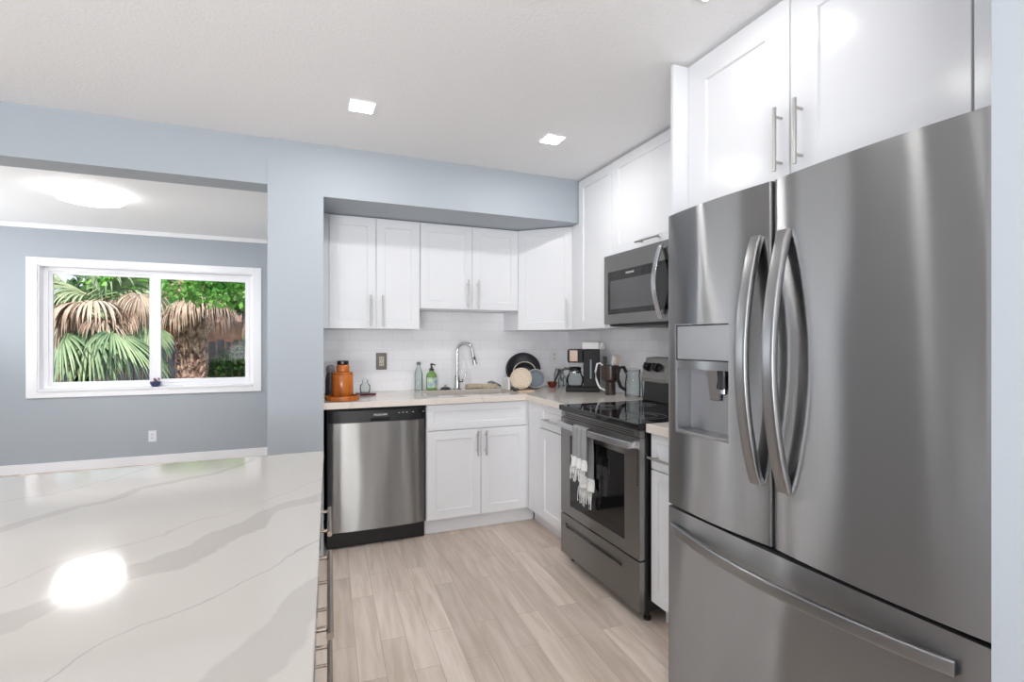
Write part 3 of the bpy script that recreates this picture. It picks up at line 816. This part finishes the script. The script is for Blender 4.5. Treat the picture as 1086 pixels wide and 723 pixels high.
# coaster and glass ornament
M['maroon'] = mat('dark_red_lacquer', (88, 22, 30), .3)
tag(MB().box(-.055, .055, -.055, .055, 0, .012).build('coaster', 'maroon', bevel=.003, loc=(.40, 3.66, CT), rz=R(12)), 'dark red square coaster right of the orange canister', 'coaster')
gj = thing('glass_jar', 'small clear glass jar with a pointed stopper on the red coaster', 'jar', (.395, 3.66, CT + .012))
MB().lathe([(.026, 0), (.032, .004), (.036, .03), (.034, .055), (.020, .070), (.018, .078), (.0165, .078), (.018, .069), (.031, .054), (.033, .03), (.029, .007), (.004, .005)], n=32, cap=False).build('body', 'glass', gj, smooth=True)
MB().lathe([(.016, .079), (.020, .084), (.010, .096), (.004, .104), (.001, .106)], n=24).build('stopper', 'glass', gj, smooth=True)
# swing top glass bottle
bt = thing('bottle', 'slim clear glass bottle standing left of the green soap', 'bottle', (.806, 3.822, CT))
MB().lathe([(.028, 0), (.030, .004), (.030, .12), (.024, .15), (.013, .178), (.012, .198), (.0105, .198), (.0115, .178), (.022, .149), (.0275, .119), (.0275, .008), (.003, .006)], n=28, cap=False).build('body', 'glass', bt, smooth=True)
MB().lathe([(.014, .196), (.015, .199), (.015, .212), (.010, .218), (.003, .218)], n=20).build('cap', 'grey', bt, smooth=True)
# soap bottle
sp = thing('soap_bottle', 'green liquid soap bottle with a black pump behind the sink', 'bottle', (.905, 3.818, CT))
MB().lathe([(.036, 0), (.041, .006), (.041, .105), (.036, .125), (.018, .142), (.016, .150), (.005, .150)], n=32).build('body', 'greenglass', sp, smooth=True)
M['soaplabel'] = mat('soap_label', (150, 180, 205), .5); mottled(M['soaplabel'], (150, 182, 212), (214, 228, 186), 26, lo=.42, hi=.58)
mb = MB(); N_ = 14
vs = []
for i in range(N_ + 1):
    a_ = R(-160 + 140 * i / N_)
    for z in (.020, .098): vs.append((.0416 * math.cos(a_), .0416 * math.sin(a_), z))
mb.add(vs, [(2 * i, 2 * i + 2, 2 * i + 3, 2 * i + 1) for i in range(N_)]).build('paper_label', 'soaplabel', sp, smooth=True)
pm = MB().lathe([(.018, .1505), (.018, .165), (.008, .168), (.006, .190), (.010, .191), (.010, .203), (.004, .205)], n=20)
pm.tube([(0, 0, .197), (.012, -.02, .199), (.02, -.034, .192)], .0045, 10)
pm.build('pump', 'black', sp, smooth=True)
# drain stopper / strainer lying on counter
st = thing('sink_stopper', 'black round sink stopper lying on the worktop left of the faucet', 'stopper', (1.015, 3.818, CT))
MB().lathe([(.036, 0), (.040, .003), (.038, .012), (.022, .020), (.004, .020)], n=28).build('disc', 'black', st, smooth=True)
MB().lathe([(.006, .0205), (.006, .030), (.012, .034), (.010, .038), (.002, .039)], n=20).build('knob', 'chrome', st, smooth=True)
# faucet
fc = thing('faucet', 'chrome gooseneck pull-down kitchen faucet behind the sink', 'faucet', (1.105, 3.805, CT))
MB().lathe([(.030, 0), (.030, .008), (.022, .014), (.020, .05), (.019, .105), (.014, .115)], n=28).build('base', 'chrome', fc, smooth=True)
pts = [(0, 0, .11)]
for i in range(8): pts.append((0, 0, .11 + .025 * i))
ax = Vector((.86, -.51, 0)).normalized()
Rg = .060
for i in range(0, 17):
    a_ = math.pi - i / 16 * math.pi * .93
    pts.append((ax.x * (Rg + Rg * math.cos(a_)), ax.y * (Rg + Rg * math.cos(a_)), .295 + Rg * 1.05 * math.sin(a_)))
MB().tube(pts, .0105, 16).build('spout', 'chrome', fc, smooth=True)
e0 = Vector(pts[-1]); dn = Vector((ax.x * .22, ax.y * .22, -1)).normalized()
MB().tube([e0, e0 + dn * .03, e0 + dn * .07, e0 + dn * .115], [.0125, .014, .015, .019], 18).build('spray_head', 'chrome', fc, smooth=True)
q0 = e0 + dn * .055 - Vector((0, .014, 0)); MB().tube([q0, q0 + dn * .025], .006, 10).build('spray_button', 'black', fc, smooth=True)
MB().tube([(.018, 0, .065), (.045, -.003, .068)], .013, 14).tube([(.045, -.003, .068), (.062, -.005, .10), (.070, -.006, .135)], [.006, .005, .0045], 10).build('lever', 'chrome', fc, smooth=True)
# rolled drying cloth on counter behind sink
M['beige'] = mat('beige_microfibre', (190, 172, 148), .95); mottled(M['beige'], (178, 160, 136), (205, 189, 166), 30)
tl = thing('dish_cloth', 'folded beige dish cloth lying between the faucet and the plates', 'cloth', (1.31, 3.812, CT))
mb = MB(); pts = []; 
for i in range(15):
    u_ = i / 14; pts.append((-.125 + .25 * u_, .004 * math.sin(u_ * 9), .018 + .003 * math.sin(u_ * 7)))
mb.tube(pts, 1, 20, flat=(.030, .017)); mb.build('folded_cloth', 'beige', tl, smooth=True)
MB().tube([(.05, .0, .044), (.08, -.004, .050), (.115, -.006, .036), (.16, -.006, .013)], [.006, .010, .010, .008], 12).build('loose_corner', 'grey', tl, smooth=True)

# drying rack with plates
def disc_mb(r, depth, th=.006, rim=.0, n_=56):
    """shallow dish facing +z"""
    return MB().lathe([(r * .60, 0), (r * .66, .001), (r * .93, depth * .9), (r, depth), (r, depth + th * .6), (r * .92, depth + th), (r * .64, th), (r * .58, th * .8), (.002, th * .8)], n=n_)
dk = thing('drying_rack', 'small light grey dish rack holding the pan and plates in the corner', 'rack', (1.62, 3.68, CT))
mb = MB()
mb.tube([(-.13, -.05, .006), (.11, -.05, .006), (.11, .09, .006), (-.13, .09, .006)], .004, 8, closed=True)
mb.tube([(-.16, -.10, .07), (.16, -.10, .07), (.16, .10, .07), (-.16, .10, .07)], .004, 8, closed=True) if False else None
for i in range(9):
    x = -.12 + .027 * i
    mb.tube([(x, -.05, .006), (x, 0, .005), (x, .03, .005), (x, .088, .006)], .002, 6)
mb.build('wire_base', 'grey', dk, smooth=True)
MB().box(-.165, -.145, -.07, .04, .0, .095).build('cutlery_cup', 'white', dk, bevel=.004)
def leaning(name, label, cat, mb_list, x, y, z, tilt, yaw, group=None):
    o = thing(name, label, cat, (x, y, z), 0, group)
    o.rotation_euler = (R(90 - tilt), 0, R(yaw))
    for nm, b_, mt in mb_list: b_.build(nm, mt, o, smooth=True)
    return o
M['darkpan'] = mat('dark_nonstick', (40, 41, 46), .4, .3)
M['cream'] = mat('cream_patterned_glaze', (222, 198, 168), .4)
n, l, b = nt(M['cream']); wv = n.new('ShaderNodeTexWave'); wv.wave_type = 'RINGS'; wv.rings_direction = 'Z'; wv.inputs['Scale'].default_value = 17; wv.inputs['Distortion'].default_value = 3; wv.inputs['Detail Scale'].default_value = 6
l.new(coords(M['cream']), wv.inputs['Vector']); r = n.new('ShaderNodeValToRGB'); r.color_ramp.elements[0].color = srgb(206, 186, 162); r.color_ramp.elements[1].color = srgb(226, 212, 192)
l.new(wv.outputs['Fac'], r.inputs['Fac']); l.new(r.outputs['Color'], b.inputs['Base Color'])
M['bluegrey'] = mat('blue_grey_glaze', (112, 122, 134), .35)
# pan (dark), dark bowl rim, cream plate, blue-grey bowl
leaning('frying_pan', 'large dark round pan leaning on the tiles behind the plates', 'pan', [('dish', disc_mb(.142, .028), 'darkpan')], 1.655, 3.775, CT + .138, 20, -24)
leaning('bowl', 'dark bowl with a pale rim standing between the pan and the blue-grey plate', 'bowl', [('dish', disc_mb(.092, .030), 'darkpan'), ('rim', MB().tube([(.092 * math.cos(R(a_ * 8)), .092 * math.sin(R(a_ * 8)), .034) for a_ in range(45)], .0032, 8, closed=True), 'almond')], 1.640, 3.712, CT + .112, 18, -24)
leaning('plate', 'blue-grey plate with a light rim at the right of the leaning dishes', 'plate', [('dish', disc_mb(.074, .012), 'bluegrey'), ('rim', MB().tube([(.074 * math.cos(R(a_ * 8)), .074 * math.sin(R(a_ * 8)), .0175) for a_ in range(45)], .0032, 8, closed=True), 'almond')], 1.690, 3.612, CT + .078, 17, -24, 'plates in the rack')
leaning('plate', 'cream patterned plate leaning at the front of the dish rack', 'plate', [('dish', disc_mb(.084, .012), 'cream')], 1.548, 3.570, CT + .085, 17, -28, 'plates in the rack')
# small wooden board / spoon rest bits by the sink end
tag(MB().prism([(-.055, -.02), (.06, -.028), (.072, -.01), (.05, .012), (-.06, .014)], 0, .010).build('wooden_spoon_rest', 'lightwood', bevel=.003, loc=(1.52, 3.43, CT)), 'small pale wooden rest lying in front of the cream plate', 'spoon rest')
br = thing('dish_brush', 'dark round brush head beside the sink end', 'brush', (1.475, 3.50, CT))
MB().lathe([(.020, 0), (.022, .004), (.020, .018), (.012, .024), (.002, .025)], n=20).build('brush_head', 'fridge_side', br, smooth=True)
MB().tube([(.01, 0, .018), (.05, .01, .026), (.085, .015, .02)], .005, 10).build('handle', 'lightwood', br, smooth=True)
# tomatoes / red things + utensil with black handle behind carafe
M['red'] = mat('brick_red_glaze', (120, 48, 30), .35)
mm = thing('mortar', 'small brick-red bowl with a black-handled ladle beside the glass jars', 'bowl', (1.868, 3.672, CT))
MB().lathe([(.022, 0), (.026, .004), (.040, .03), (.042, .045), (.038, .046), (.034, .03), (.004, .012)], n=28).build('body', 'red', mm, smooth=True)
ldl = thing('ladle', 'black ladle leaning up from the red bowl towards the tiles', 'ladle', (1.868, 3.672, CT + .016))
MB().lathe([(.004, 0), (.016, .004), (.022, .014), (.020, .014), (.014, .007), (.002, .004)], n=20).build('scoop', 'black', ldl, smooth=True)
MB().tube([(.015, .0, .014), (.04, .012, .050), (.065, .018, .095), (.075, .016, .130)], [.005, .006, .009, .010], 10).build('handle', 'black', ldl, smooth=True)
for (x, y, hh, rr, lb) in ((1.955, 3.72, .135, .040, 'tall clear glass jar behind the coffee carafe'), (1.925, 3.60, .085, .034, 'short clear glass jar left of the coffee carafe')):
    g = thing('glass_jar', lb, 'jar', (x, y, CT), 0, 'clear glass jars in the corner')
    MB().lathe([(rr * .92, 0), (rr, .004), (rr, hh * .8), (rr * .75, hh), (rr * .70, hh), (rr * .93, hh * .79), (rr * .93, .008), (.003, .006)], n=28, cap=False).build('body', 'glass', g, smooth=True)
    MB().lathe([(rr * .78, hh + .0005), (rr * .80, hh + .003), (rr * .80, hh + .014), (rr * .5, hh + .018), (.004, hh + .018)], n=28).build('lid', 'nickel', g, smooth=True)
# coffee maker: black box with a copper control face, carafe in front-left
M['copper'] = mat('copper_panel', (126, 108, 98), .3, .75)
cm = thing('coffee_maker', 'black drip coffee maker with a copper coloured control panel', 'coffee maker', (1.955, 3.31, CT), R(-33))
cmat = 'black'
MB().box(-.135, .115, -.095, .095, 0, .035).build('base', 'blackmatte', cm, bevel=.008)
MB().box(-.005, .115, -.095, .095, .035, .315).build('water_tank', 'blackmatte', cm, bevel=.008)
MB().box(-.120, -.0055, -.085, .085, .215, .315).build('brew_head', 'blackmatte', cm, bevel=.008)
MB().box(-.125, -.1205, -.045, .05, .225, .308).build('control_panel', 'copper', cm, bevel=.002)
M['gauge'] = mat('water_gauge', (120, 135, 150), .3)
MB().box(.045, .056, -.0975, -.0955, .10, .24).build('water_gauge', 'gauge', cm, bevel=.001)
cf = thing('coffee_carafe', 'round glass coffee carafe with a black handle on the coffee maker plate', 'carafe', (1.955, 3.31, CT + .036), R(-33))
ox = -.070
MB().lathe([(.048, 0), (.056, .006), (.064, .04), (.062, .07), (.046, .10), (.042, .118), (.040, .118), (.044, .099), (.0595, .069), (.0615, .04), (.053, .009), (.003, .006)], (ox, 0, 0), 36, cap=False).build('glass_body', 'glass', cf, smooth=True)
MB().lathe([(.044, .1185), (.046, .124), (.046, .138), (.036, .146), (.004, .147)], (ox, 0, 0), 32).build('lid', 'black', cf, smooth=True)
MB().lathe([(.0475, .100), (.050, .101), (.0475, .112), (.0455, .113)], (ox, 0, 0), 32, cap=False).build('collar', 'chrome', cf, smooth=True)
MB().tube([(ox - .040, .0, .130), (ox - .075, .0, .132), (ox - .104, 0, .112), (ox - .110, 0, .08), (ox - .100, 0, .05), (ox - .092, 0, .04)], 1, 14, flat=(.010, .006), up=(0, 1, 0)).build('handle', 'black', cf, smooth=True)
MB().box(-.105, -.045, -.0985, -.0955, .225, .308).build('side_panel', 'copper', cm, bevel=.001)
# white box with mug on top of coffee maker
bx = tag(MB().box(-.062, .062, -.032, .032, 0, .050).build('filter_box', 'white', bevel=.003, loc=(1.99, 3.28, CT + .3155), rz=R(-33)), 'small white box lying on top of the coffee maker', 'box')
gm = thing('figurine', 'tiny pale rounded ornament beside the white box on the coffee maker', 'ornament', (2.045, 3.215, CT + .3155))
MB().lathe([(.016, 0), (.019, .004), (.021, .02), (.015, .030), (.012, .034), (.014, .042), (.010, .052), (.001, .055)], n=24).build('body', 'white', gm, smooth=True)
MB().tube([(.018, 0, .030), (.030, -.004, .028), (.032, -.004, .014), (.018, 0, .010)], .003, 8).build('arm', 'white', gm, smooth=True)
# dark brown electric kettle style container with white handle
M['brown'] = mat('dark_brown_plastic', (58, 42, 38), .3)
kt = thing('utensil_holder', 'dark brown tapered container with a looping white handle beside the coffee maker', 'container', (1.985, 3.005, CT))
MB().lathe([(.034, 0), (.035, .006), (.034, .085), (.062, .105), (.064, .125), (.060, .205), (.056, .205), (.060, .125), (.050, .11), (.003, .10)], n=36, cap=False).build('body', 'brown', kt, smooth=True)
MB().tube([(-.045, .034, .205), (-.058, .043, .220), (-.074, .055, .216), (-.084, .062, .16), (-.080, .060, .11), (-.070, .050, .07), (-.058, .042, .045), (-.030, .018, .03)], .0065, 12).build('handle', 'white', kt, smooth=True)
GUt = 'utensils in the brown container'
def utensil(nm, label, dx, dy, hh, lean, mt, head):
    o = thing(nm, label, 'utensil', (1.985 + dx, 3.005 + dy, CT + .112), 0, GUt); o.rotation_euler = (R(lean[0]), R(lean[1]), R(lean[2]))
    MB().tube([(0, 0, 0), (0, 0, hh * .7)], .006, 10).build('handle', mt, o, smooth=True)
    MB().tube([(0, 0, hh * .7), (0, 0, hh * .8), (0, 0, hh)], 1, 12, flat=head).build('head', mt, o, smooth=True)
utensil('spatula', 'dark flat spatula sticking up at the left of the brown container', -.028, .018, .155, (0, -3, 20), 'fridge_side', (.017, .004))
utensil('spatula', 'white flat spatula standing in the middle of the brown container', .006, -.006, .155, (3, 4, 0), 'white', (.020, .005))
utensil('whisk', 'pale utensil leaning right in the brown container', .030, -.022, .165, (2, 7, 0), 'lightwood', (.008, .008))
# black-handled pitcher beside
pt = thing('glass_pitcher', 'clear glass pitcher with a curved black handle next to the range', 'pitcher', (2.035, 2.815, CT))
MB().lathe([(.044, 0), (.050, .005), (.052, .08), (.046, .14), (.050, .175), (.047, .175), (.043, .14), (.049, .08), (.047, .01), (.003, .008)], n=36, cap=False).build('body', 'glass', pt, smooth=True)
MB().lathe([(.046, .1755), (.050, .178), (.050, .186), (.030, .192), (.004, .192)], n=32).build('lid', 'glass', pt, smooth=True)
MB().tube([(-.044, .01, .165), (-.060, .018, .20), (-.085, .028, .198), (-.098, .032, .16), (-.094, .030, .11), (-.080, .026, .07), (-.052, .014, .05)], 1, 14, flat=(.011, .011)).build('handle', 'black', pt, smooth=True)
mg = thing('glass_tumbler', 'clear glass tumbler standing between the pitcher and the range', 'glass', (2.075, 2.715, CT), 0)
MB().lathe([(.028, 0), (.030, .003), (.036, .11), (.034, .11), (.0285, .007), (.003, .006)], n=28, cap=False).build('body', 'glass', mg, smooth=True)

# flower pot on window sill
M['bluepot'] = mat('navy_glaze', (52, 62, 104), .3)
fp = thing('flower_pot', 'tiny blue pot of dried pink flowers on the window sill', 'flower pot', (-1.458, 6.385, .812))
MB().lathe([(.028, 0), (.032, .003), (.046, .030), (.050, .052), (.044, .053), (.04, .04), (.003, .036)], n=28).build('pot', 'bluepot', fp, smooth=True)
M['dried'] = mat('dried_petals', (150, 110, 122), .8)
mb = MB()
for i in range(26):
    a_ = random.uniform(0, 6.28); q = random.uniform(0, .04); z = random.uniform(.05, .085)
    mb.lathe([(.001, -.006), (.008, 0), (.006, .005), (.001, .007)], (q * math.cos(a_), q * math.sin(a_), z), 7)
o = mb.build('flowers', 'dried', fp, smooth=True); o['kind'] = 'stuff'

# ------------------------------------------------------------------ outdoors seen through the window
M['grass'] = mat('lawn', (96, 112, 70), .9); mottled(M['grass'], (70, 84, 48), (120, 132, 84), 6)
gd = MB().box(-14, 8, YD + .3, 22, -.3, -.1).build('ground', 'grass'); struct(gd)
M['fence'] = mat('weathered_dark_fence', (52, 52, 62), .85); mottled(M['fence'], (30, 30, 38), (78, 76, 88), 4, coords(M['fence'], (9, 9, 1)))
fn = thing('wooden_fence', 'dark weathered board fence beyond the palms', 'fence', (0, 12.2, -.1))
mb = MB(); x = -9.0
while x < 1.5:
    w_ = random.uniform(.12, .15); mb.box(x, x + w_, random.uniform(0, .012), .03, 0, 1.42 + random.uniform(-.02, .02)); x += w_ + .012
mb.build('boards', 'fence', fn)
for z in (.3, 1.15): MB().box(-9, 1.5, .03, .08, z, z + .09).build('rail', 'fence', fn)
M['terra'] = mat('terracotta_render', (186, 120, 98), .9); mottled(M['terra'], (160, 98, 80), (206, 146, 122), 3)
M['roof'] = mat('brown_roof', (120, 84, 74), .9); mottled(M['roof'], (90, 60, 54), (150, 108, 94), 14)
nb = thing('house', 'low terracotta neighbouring building behind the fence', 'building', (-4, 19, -.1))
MB().box(-5, 6, 0, 4, 0, 2.1).build('wall', 'terra', nb)
mb = MB(); mb.prism([(-.5, 2.05), (2, 2.6), (4.5, 2.05)], -5.3, 6.3); mb.v = [(z, x, y) for x, y, z in mb.v]
mb.build('roof', 'roof', nb)

def leafmat(name, c1, c2, rough=.5, tr=.25):
    m = mat(name, c1, rough); mottled(m, c1, c2, 2.2)
    b = m.node_tree.nodes['Principled BSDF']
    return m
M['green'] = leafmat('palm_green', (84, 116, 82), (168, 186, 144))
M['palegreen'] = leafmat('pale_palm_green', (140, 160, 120), (206, 212, 178))
M['deadfrond'] = leafmat('dry_frond', (150, 120, 104), (218, 196, 178))
M['bark'] = mat('palm_bark', (120, 92, 80), .95); mottled(M['bark'], (70, 50, 44), (160, 128, 112), 14); 
M['leaf'] = leafmat('bright_leaf', (72, 140, 54), (168, 220, 112))
M['leafdark'] = leafmat('deep_leaf', (34, 66, 36), (86, 124, 66))

def fan(hub, direction, length, n_seg=34, spread=115, droop=.6, width=.03, petiole=None, up=(0, 0, 1), curl=.0):
    """costapalmate frond: folded strips radiating from the hub, bending under gravity"""
    mb = MB(); hub = Vector(hub); d0 = Vector(direction).normalized(); upv = Vector(up)
    side = d0.cross(upv)
    if side.length < .05: side = Vector((1, 0, 0))
    side.normalize(); nrm = side.cross(d0).normalized()
    if petiole is not None: mb.tube([Vector(petiole), (Vector(petiole) + hub) / 2 + Vector((0, 0, .05)), hub], [.018, .013, .010], 7)
    for i in range(n_seg):
        a_ = R(-spread + 2 * spread * i / (n_seg - 1) + random.uniform(-3, 3))
        dd_ = (d0 * math.cos(a_) + side * math.sin(a_)).normalized()
        L_ = length * (1 - .28 * (abs(a_) / R(spread)) ** 2) * random.uniform(.86, 1.05)
        p = hub.copy(); vv = dd_.copy(); pts = [p.copy()]; K = 6
        dr = droop * random.uniform(.7, 1.3)
        for k in range(K):
            vv = (vv + Vector((0, 0, -1)) * dr * (.06 + .10 * k)).normalized()
            p = p + vv * L_ / K; pts.append(p.copy())
        vs = []; fs = []
        for k, q in enumerate(pts):
            t_ = pts[min(k + 1, K)] - pts[max(k - 1, 0)]; t_.normalize()
            s_ = t_.cross(nrm)
            if s_.length < .1: s_ = t_.cross(side)
            s_.normalize(); w_ = width * math.sin(math.pi * (.12 + .86 * k / K)) * .5 + .001
            nn = s_.cross(t_)
            vs += [tuple(q - s_ * w_ + nn * w_ * .6), tuple(q), tuple(q + s_ * w_ + nn * w_ * .6)]
        for k in range(K):
            a2 = k * 3; fs += [(a2, a2 + 1, a2 + 4, a2 + 3), (a2 + 1, a2 + 2, a2 + 5, a2 + 4)]
        mb.add(vs, fs)
    return mb
def px(u, v, y):
    a_ = (u - 543) / 535; S_, C_ = math.sin(R(22.4)), math.cos(R(22.4))
    d_ = (S_ + C_ * a_, C_ - S_ * a_, (363 - v) / 535); k = y / d_[1]
    return Vector((d_[0] * k, y, 1.28 + d_[2] * k))
# left palm (short, its crown just left of the view)
crown = px(84, 318, 9.3)
pl = thing('palm_tree', 'shaggy low palm with green and dry fan fronds filling the left pane', 'palm', (crown.x, crown.y, -.1))
off = Vector((crown.x, crown.y, -.1))
MB().tube([(0, 0, 0), (.03, 0, .9), (0, 0, 1.95)], [.17, .15, .18], 16).build('trunk', 'bark', pl, smooth=True)
fr_list = [
 ((66, 352, 8.5), (-.25, -.3, -.75), .95, 'green', .5), ((96, 350, 8.4), (-.12, -.35, -.8), .95, 'green', .5),
 ((118, 350, 8.3), (.65, -.25, -.45), 1.05, 'green', .5), ((112, 356, 8.6), (.1, -.3, -.9), .8, 'green', .4),
 ((140, 352, 8.8), (.5, -.1, -.4), .8, 'green', .8),
 ((88, 321, 8.6), (-.75, -.2, .05), .75, 'deadfrond', 1.9), ((98, 320, 8.5), (.5, -.3, .1), .70, 'deadfrond', 2.0),
 ((74, 326, 8.7), (-.6, -.2, -.2), .70, 'deadfrond', 1.6), ((148, 312, 8.8), (.25, -.2, -.4), .65, 'deadfrond', 1.7), ((128, 318, 9.0), (.4, -.1, -.2), .7, 'deadfrond', 1.5),
 ((90, 312, 9.2), (-.7, 0, .5), .95, 'palegreen', .7), ((104, 306, 9.2), (-.25, -.1, .9), .8, 'palegreen', .8), ((118, 308, 9.1), (.5, -.1, .6), .85, 'green', .9),
 ((80, 306, 9.5), (-.9, .1, .5), .9, 'palegreen', .6), ((134, 308, 9.3), (.8, 0, .2), .8, 'palegreen', 1.0), ((62, 300, 9.4), (-.5, 0, .8), .8, 'palegreen', .6),
 ((134, 330, 8.7), (-.2, -.2, -.7), .55, 'deadfrond', 1.2), ((64, 340, 8.5), (.2, -.2, -.6), .5, 'deadfrond', 1.3), ((156, 346, 8.7), (.1, -.2, -.8), .6, 'green', .6), ((104, 338, 8.45), (.8, -.3, -.1), .55, 'deadfrond', 1.0),
 ((100, 330, 9.0), (.8, -.1, -.1), .8, 'green', 1.0), ((108, 322, 9.6), (.9, .1, .3), 1.0, 'palegreen', .9)]
for (u_, v_, y_), dr_, L_, mt, dp in fr_list:
    h_ = px(u_, v_, y_) - off
    fan(h_, dr_, L_, 36, 100 if mt != 'green' else 80, dp, .030, petiole=(0, 0, 1.9)).build('frond', mt, pl)
# right palm with a stout trunk and a skirt of dry fronds
tc = px(204, 363, 11.0)
pr = thing('palm_tree', 'stout rough-trunked palm with a dry brown skirt in the right pane', 'palm', (tc.x, tc.y, -.1))
off = Vector((tc.x, tc.y, -.1))
m = M['trunk'] = mat('fibrous_trunk', (128, 98, 86), .95); mottled(m, (96, 70, 62), (206, 168, 152), 9, coords(m, (1.5, 1.5, 1)), .38, .62)
add_noise_bump(m, 14, 1, .05)
mb = MB(); pts = [(0, 0, 0), (.02, 0, .5), (0, 0, 1.0), (.0, 0, 1.45), (.02, 0, 1.8), (0, 0, 2.3), (0, 0, 2.9)]
mb.tube(pts, [.22, .20, .20, .23, .30, .36, .28], 22, up=(0, 1, 0))
for i in range(150):   # frond boots
    z = random.uniform(.2, 2.2); a_ = random.uniform(0, 6.28); rr = .21 + max(0, z - 1.3) * .16
    p = Vector((rr * math.cos(a_), rr * math.sin(a_), z)); mb.tube([p, p + Vector((math.cos(a_) * .06, math.sin(a_) * .06, .10))], [.03, .012], 5)
mb.build('trunk', 'trunk', pr, smooth=False)
for k in range(14):
    a_ = 6.283 * k / 14 + .2; hh = 2.02 + .16 * (k % 3)
    hub = Vector((.45 * math.cos(a_), .45 * math.sin(a_), hh))
    fan(hub, (math.cos(a_), math.sin(a_), -.35), .68, 28, 85, 2.0, .026, petiole=(0, 0, hh + .1)).build('frond', 'deadfrond' if k % 4 else 'bark', pr)

def canopy(name, label, centers, leaf_n, size, mt, trunk=None, group=None):
    c0 = Vector(trunk) if trunk else Vector(centers[0][0]); o = thing(name, label, 'tree', (c0.x, c0.y, -.1), 0, group)
    mb = MB()
    for (c_, r_) in centers:
        c_ = Vector(c_) - Vector((c0.x, c0.y, -.1))
        for i in range(leaf_n):
            d_ = Vector((random.gauss(0, 1), random.gauss(0, 1), random.gauss(0, 1))).normalized() * r_ * random.uniform(.45, 1) ** .6
            p = c_ + d_; q = Vector((random.gauss(0, 1), random.gauss(0, 1), random.gauss(-.6, .7))).normalized()
            s_ = q.cross(Vector((random.random(), random.random(), random.random()))).normalized(); L_ = size * random.uniform(.7, 1.3)
            mb.add([tuple(p), tuple(p + q * L_ * .5 + s_ * L_ * .28), tuple(p + q * L_), tuple(p + q * L_ * .5 - s_ * L_ * .28)], [(0, 1, 2, 3)])
    mb.build('foliage', mt, o)
    zt = c0.z + .1
    MB().tube([(.0, .0, 0), (.03, .05, zt * .5), (0, 0, zt)], [.09, .07, .03], 10).build('trunk', 'bark', o, smooth=True)
    return o
canopy('leafy_tree', 'bright green broadleaf tree above the right pane palm', [(px(222, 300, 8.3), .36), (px(194, 297, 8.35), .31), (px(248, 300, 8.35), .36), (px(235, 290, 8.3), .38), (px(262, 296, 8.3), .34)], 420, .10, 'leaf', px(282, 292, 8.4))
canopy('leafy_tree', 'green broadleaf branch tips at the top right of the left pane', [(px(138, 296, 13.2), .5), (px(150, 304, 13.2), .4), (px(120, 290, 13.2), .5)], 360, .15, 'leaf')
canopy('leafy_tree', 'dark hedge-like tree far behind, right of the trunk', [(px(258, 304, 13.6), .6), (px(236, 306, 13.8), .6), (px(282, 306, 13.6), .6), (px(212, 300, 13.8), .8), (px(262, 290, 13.8), 1.0)], 600, .2, 'leafdark')
canopy('leafy_tree', 'dark tree far behind the left palm', [(px(140, 330, 16), .8), (px(120, 315, 16), 1.0), (px(100, 330, 16), .8), (px(150, 305, 16.2), 1.0), (px(75, 340, 16), .7)], 600, .2, 'leafdark')
canopy('leafy_tree', 'low dense shrub in front of the fence at the right', [(px(252, 385, 11.4), .42), (px(268, 378, 11.4), .45), (px(240, 392, 11.5), .35)], 500, .09, 'leafdark')
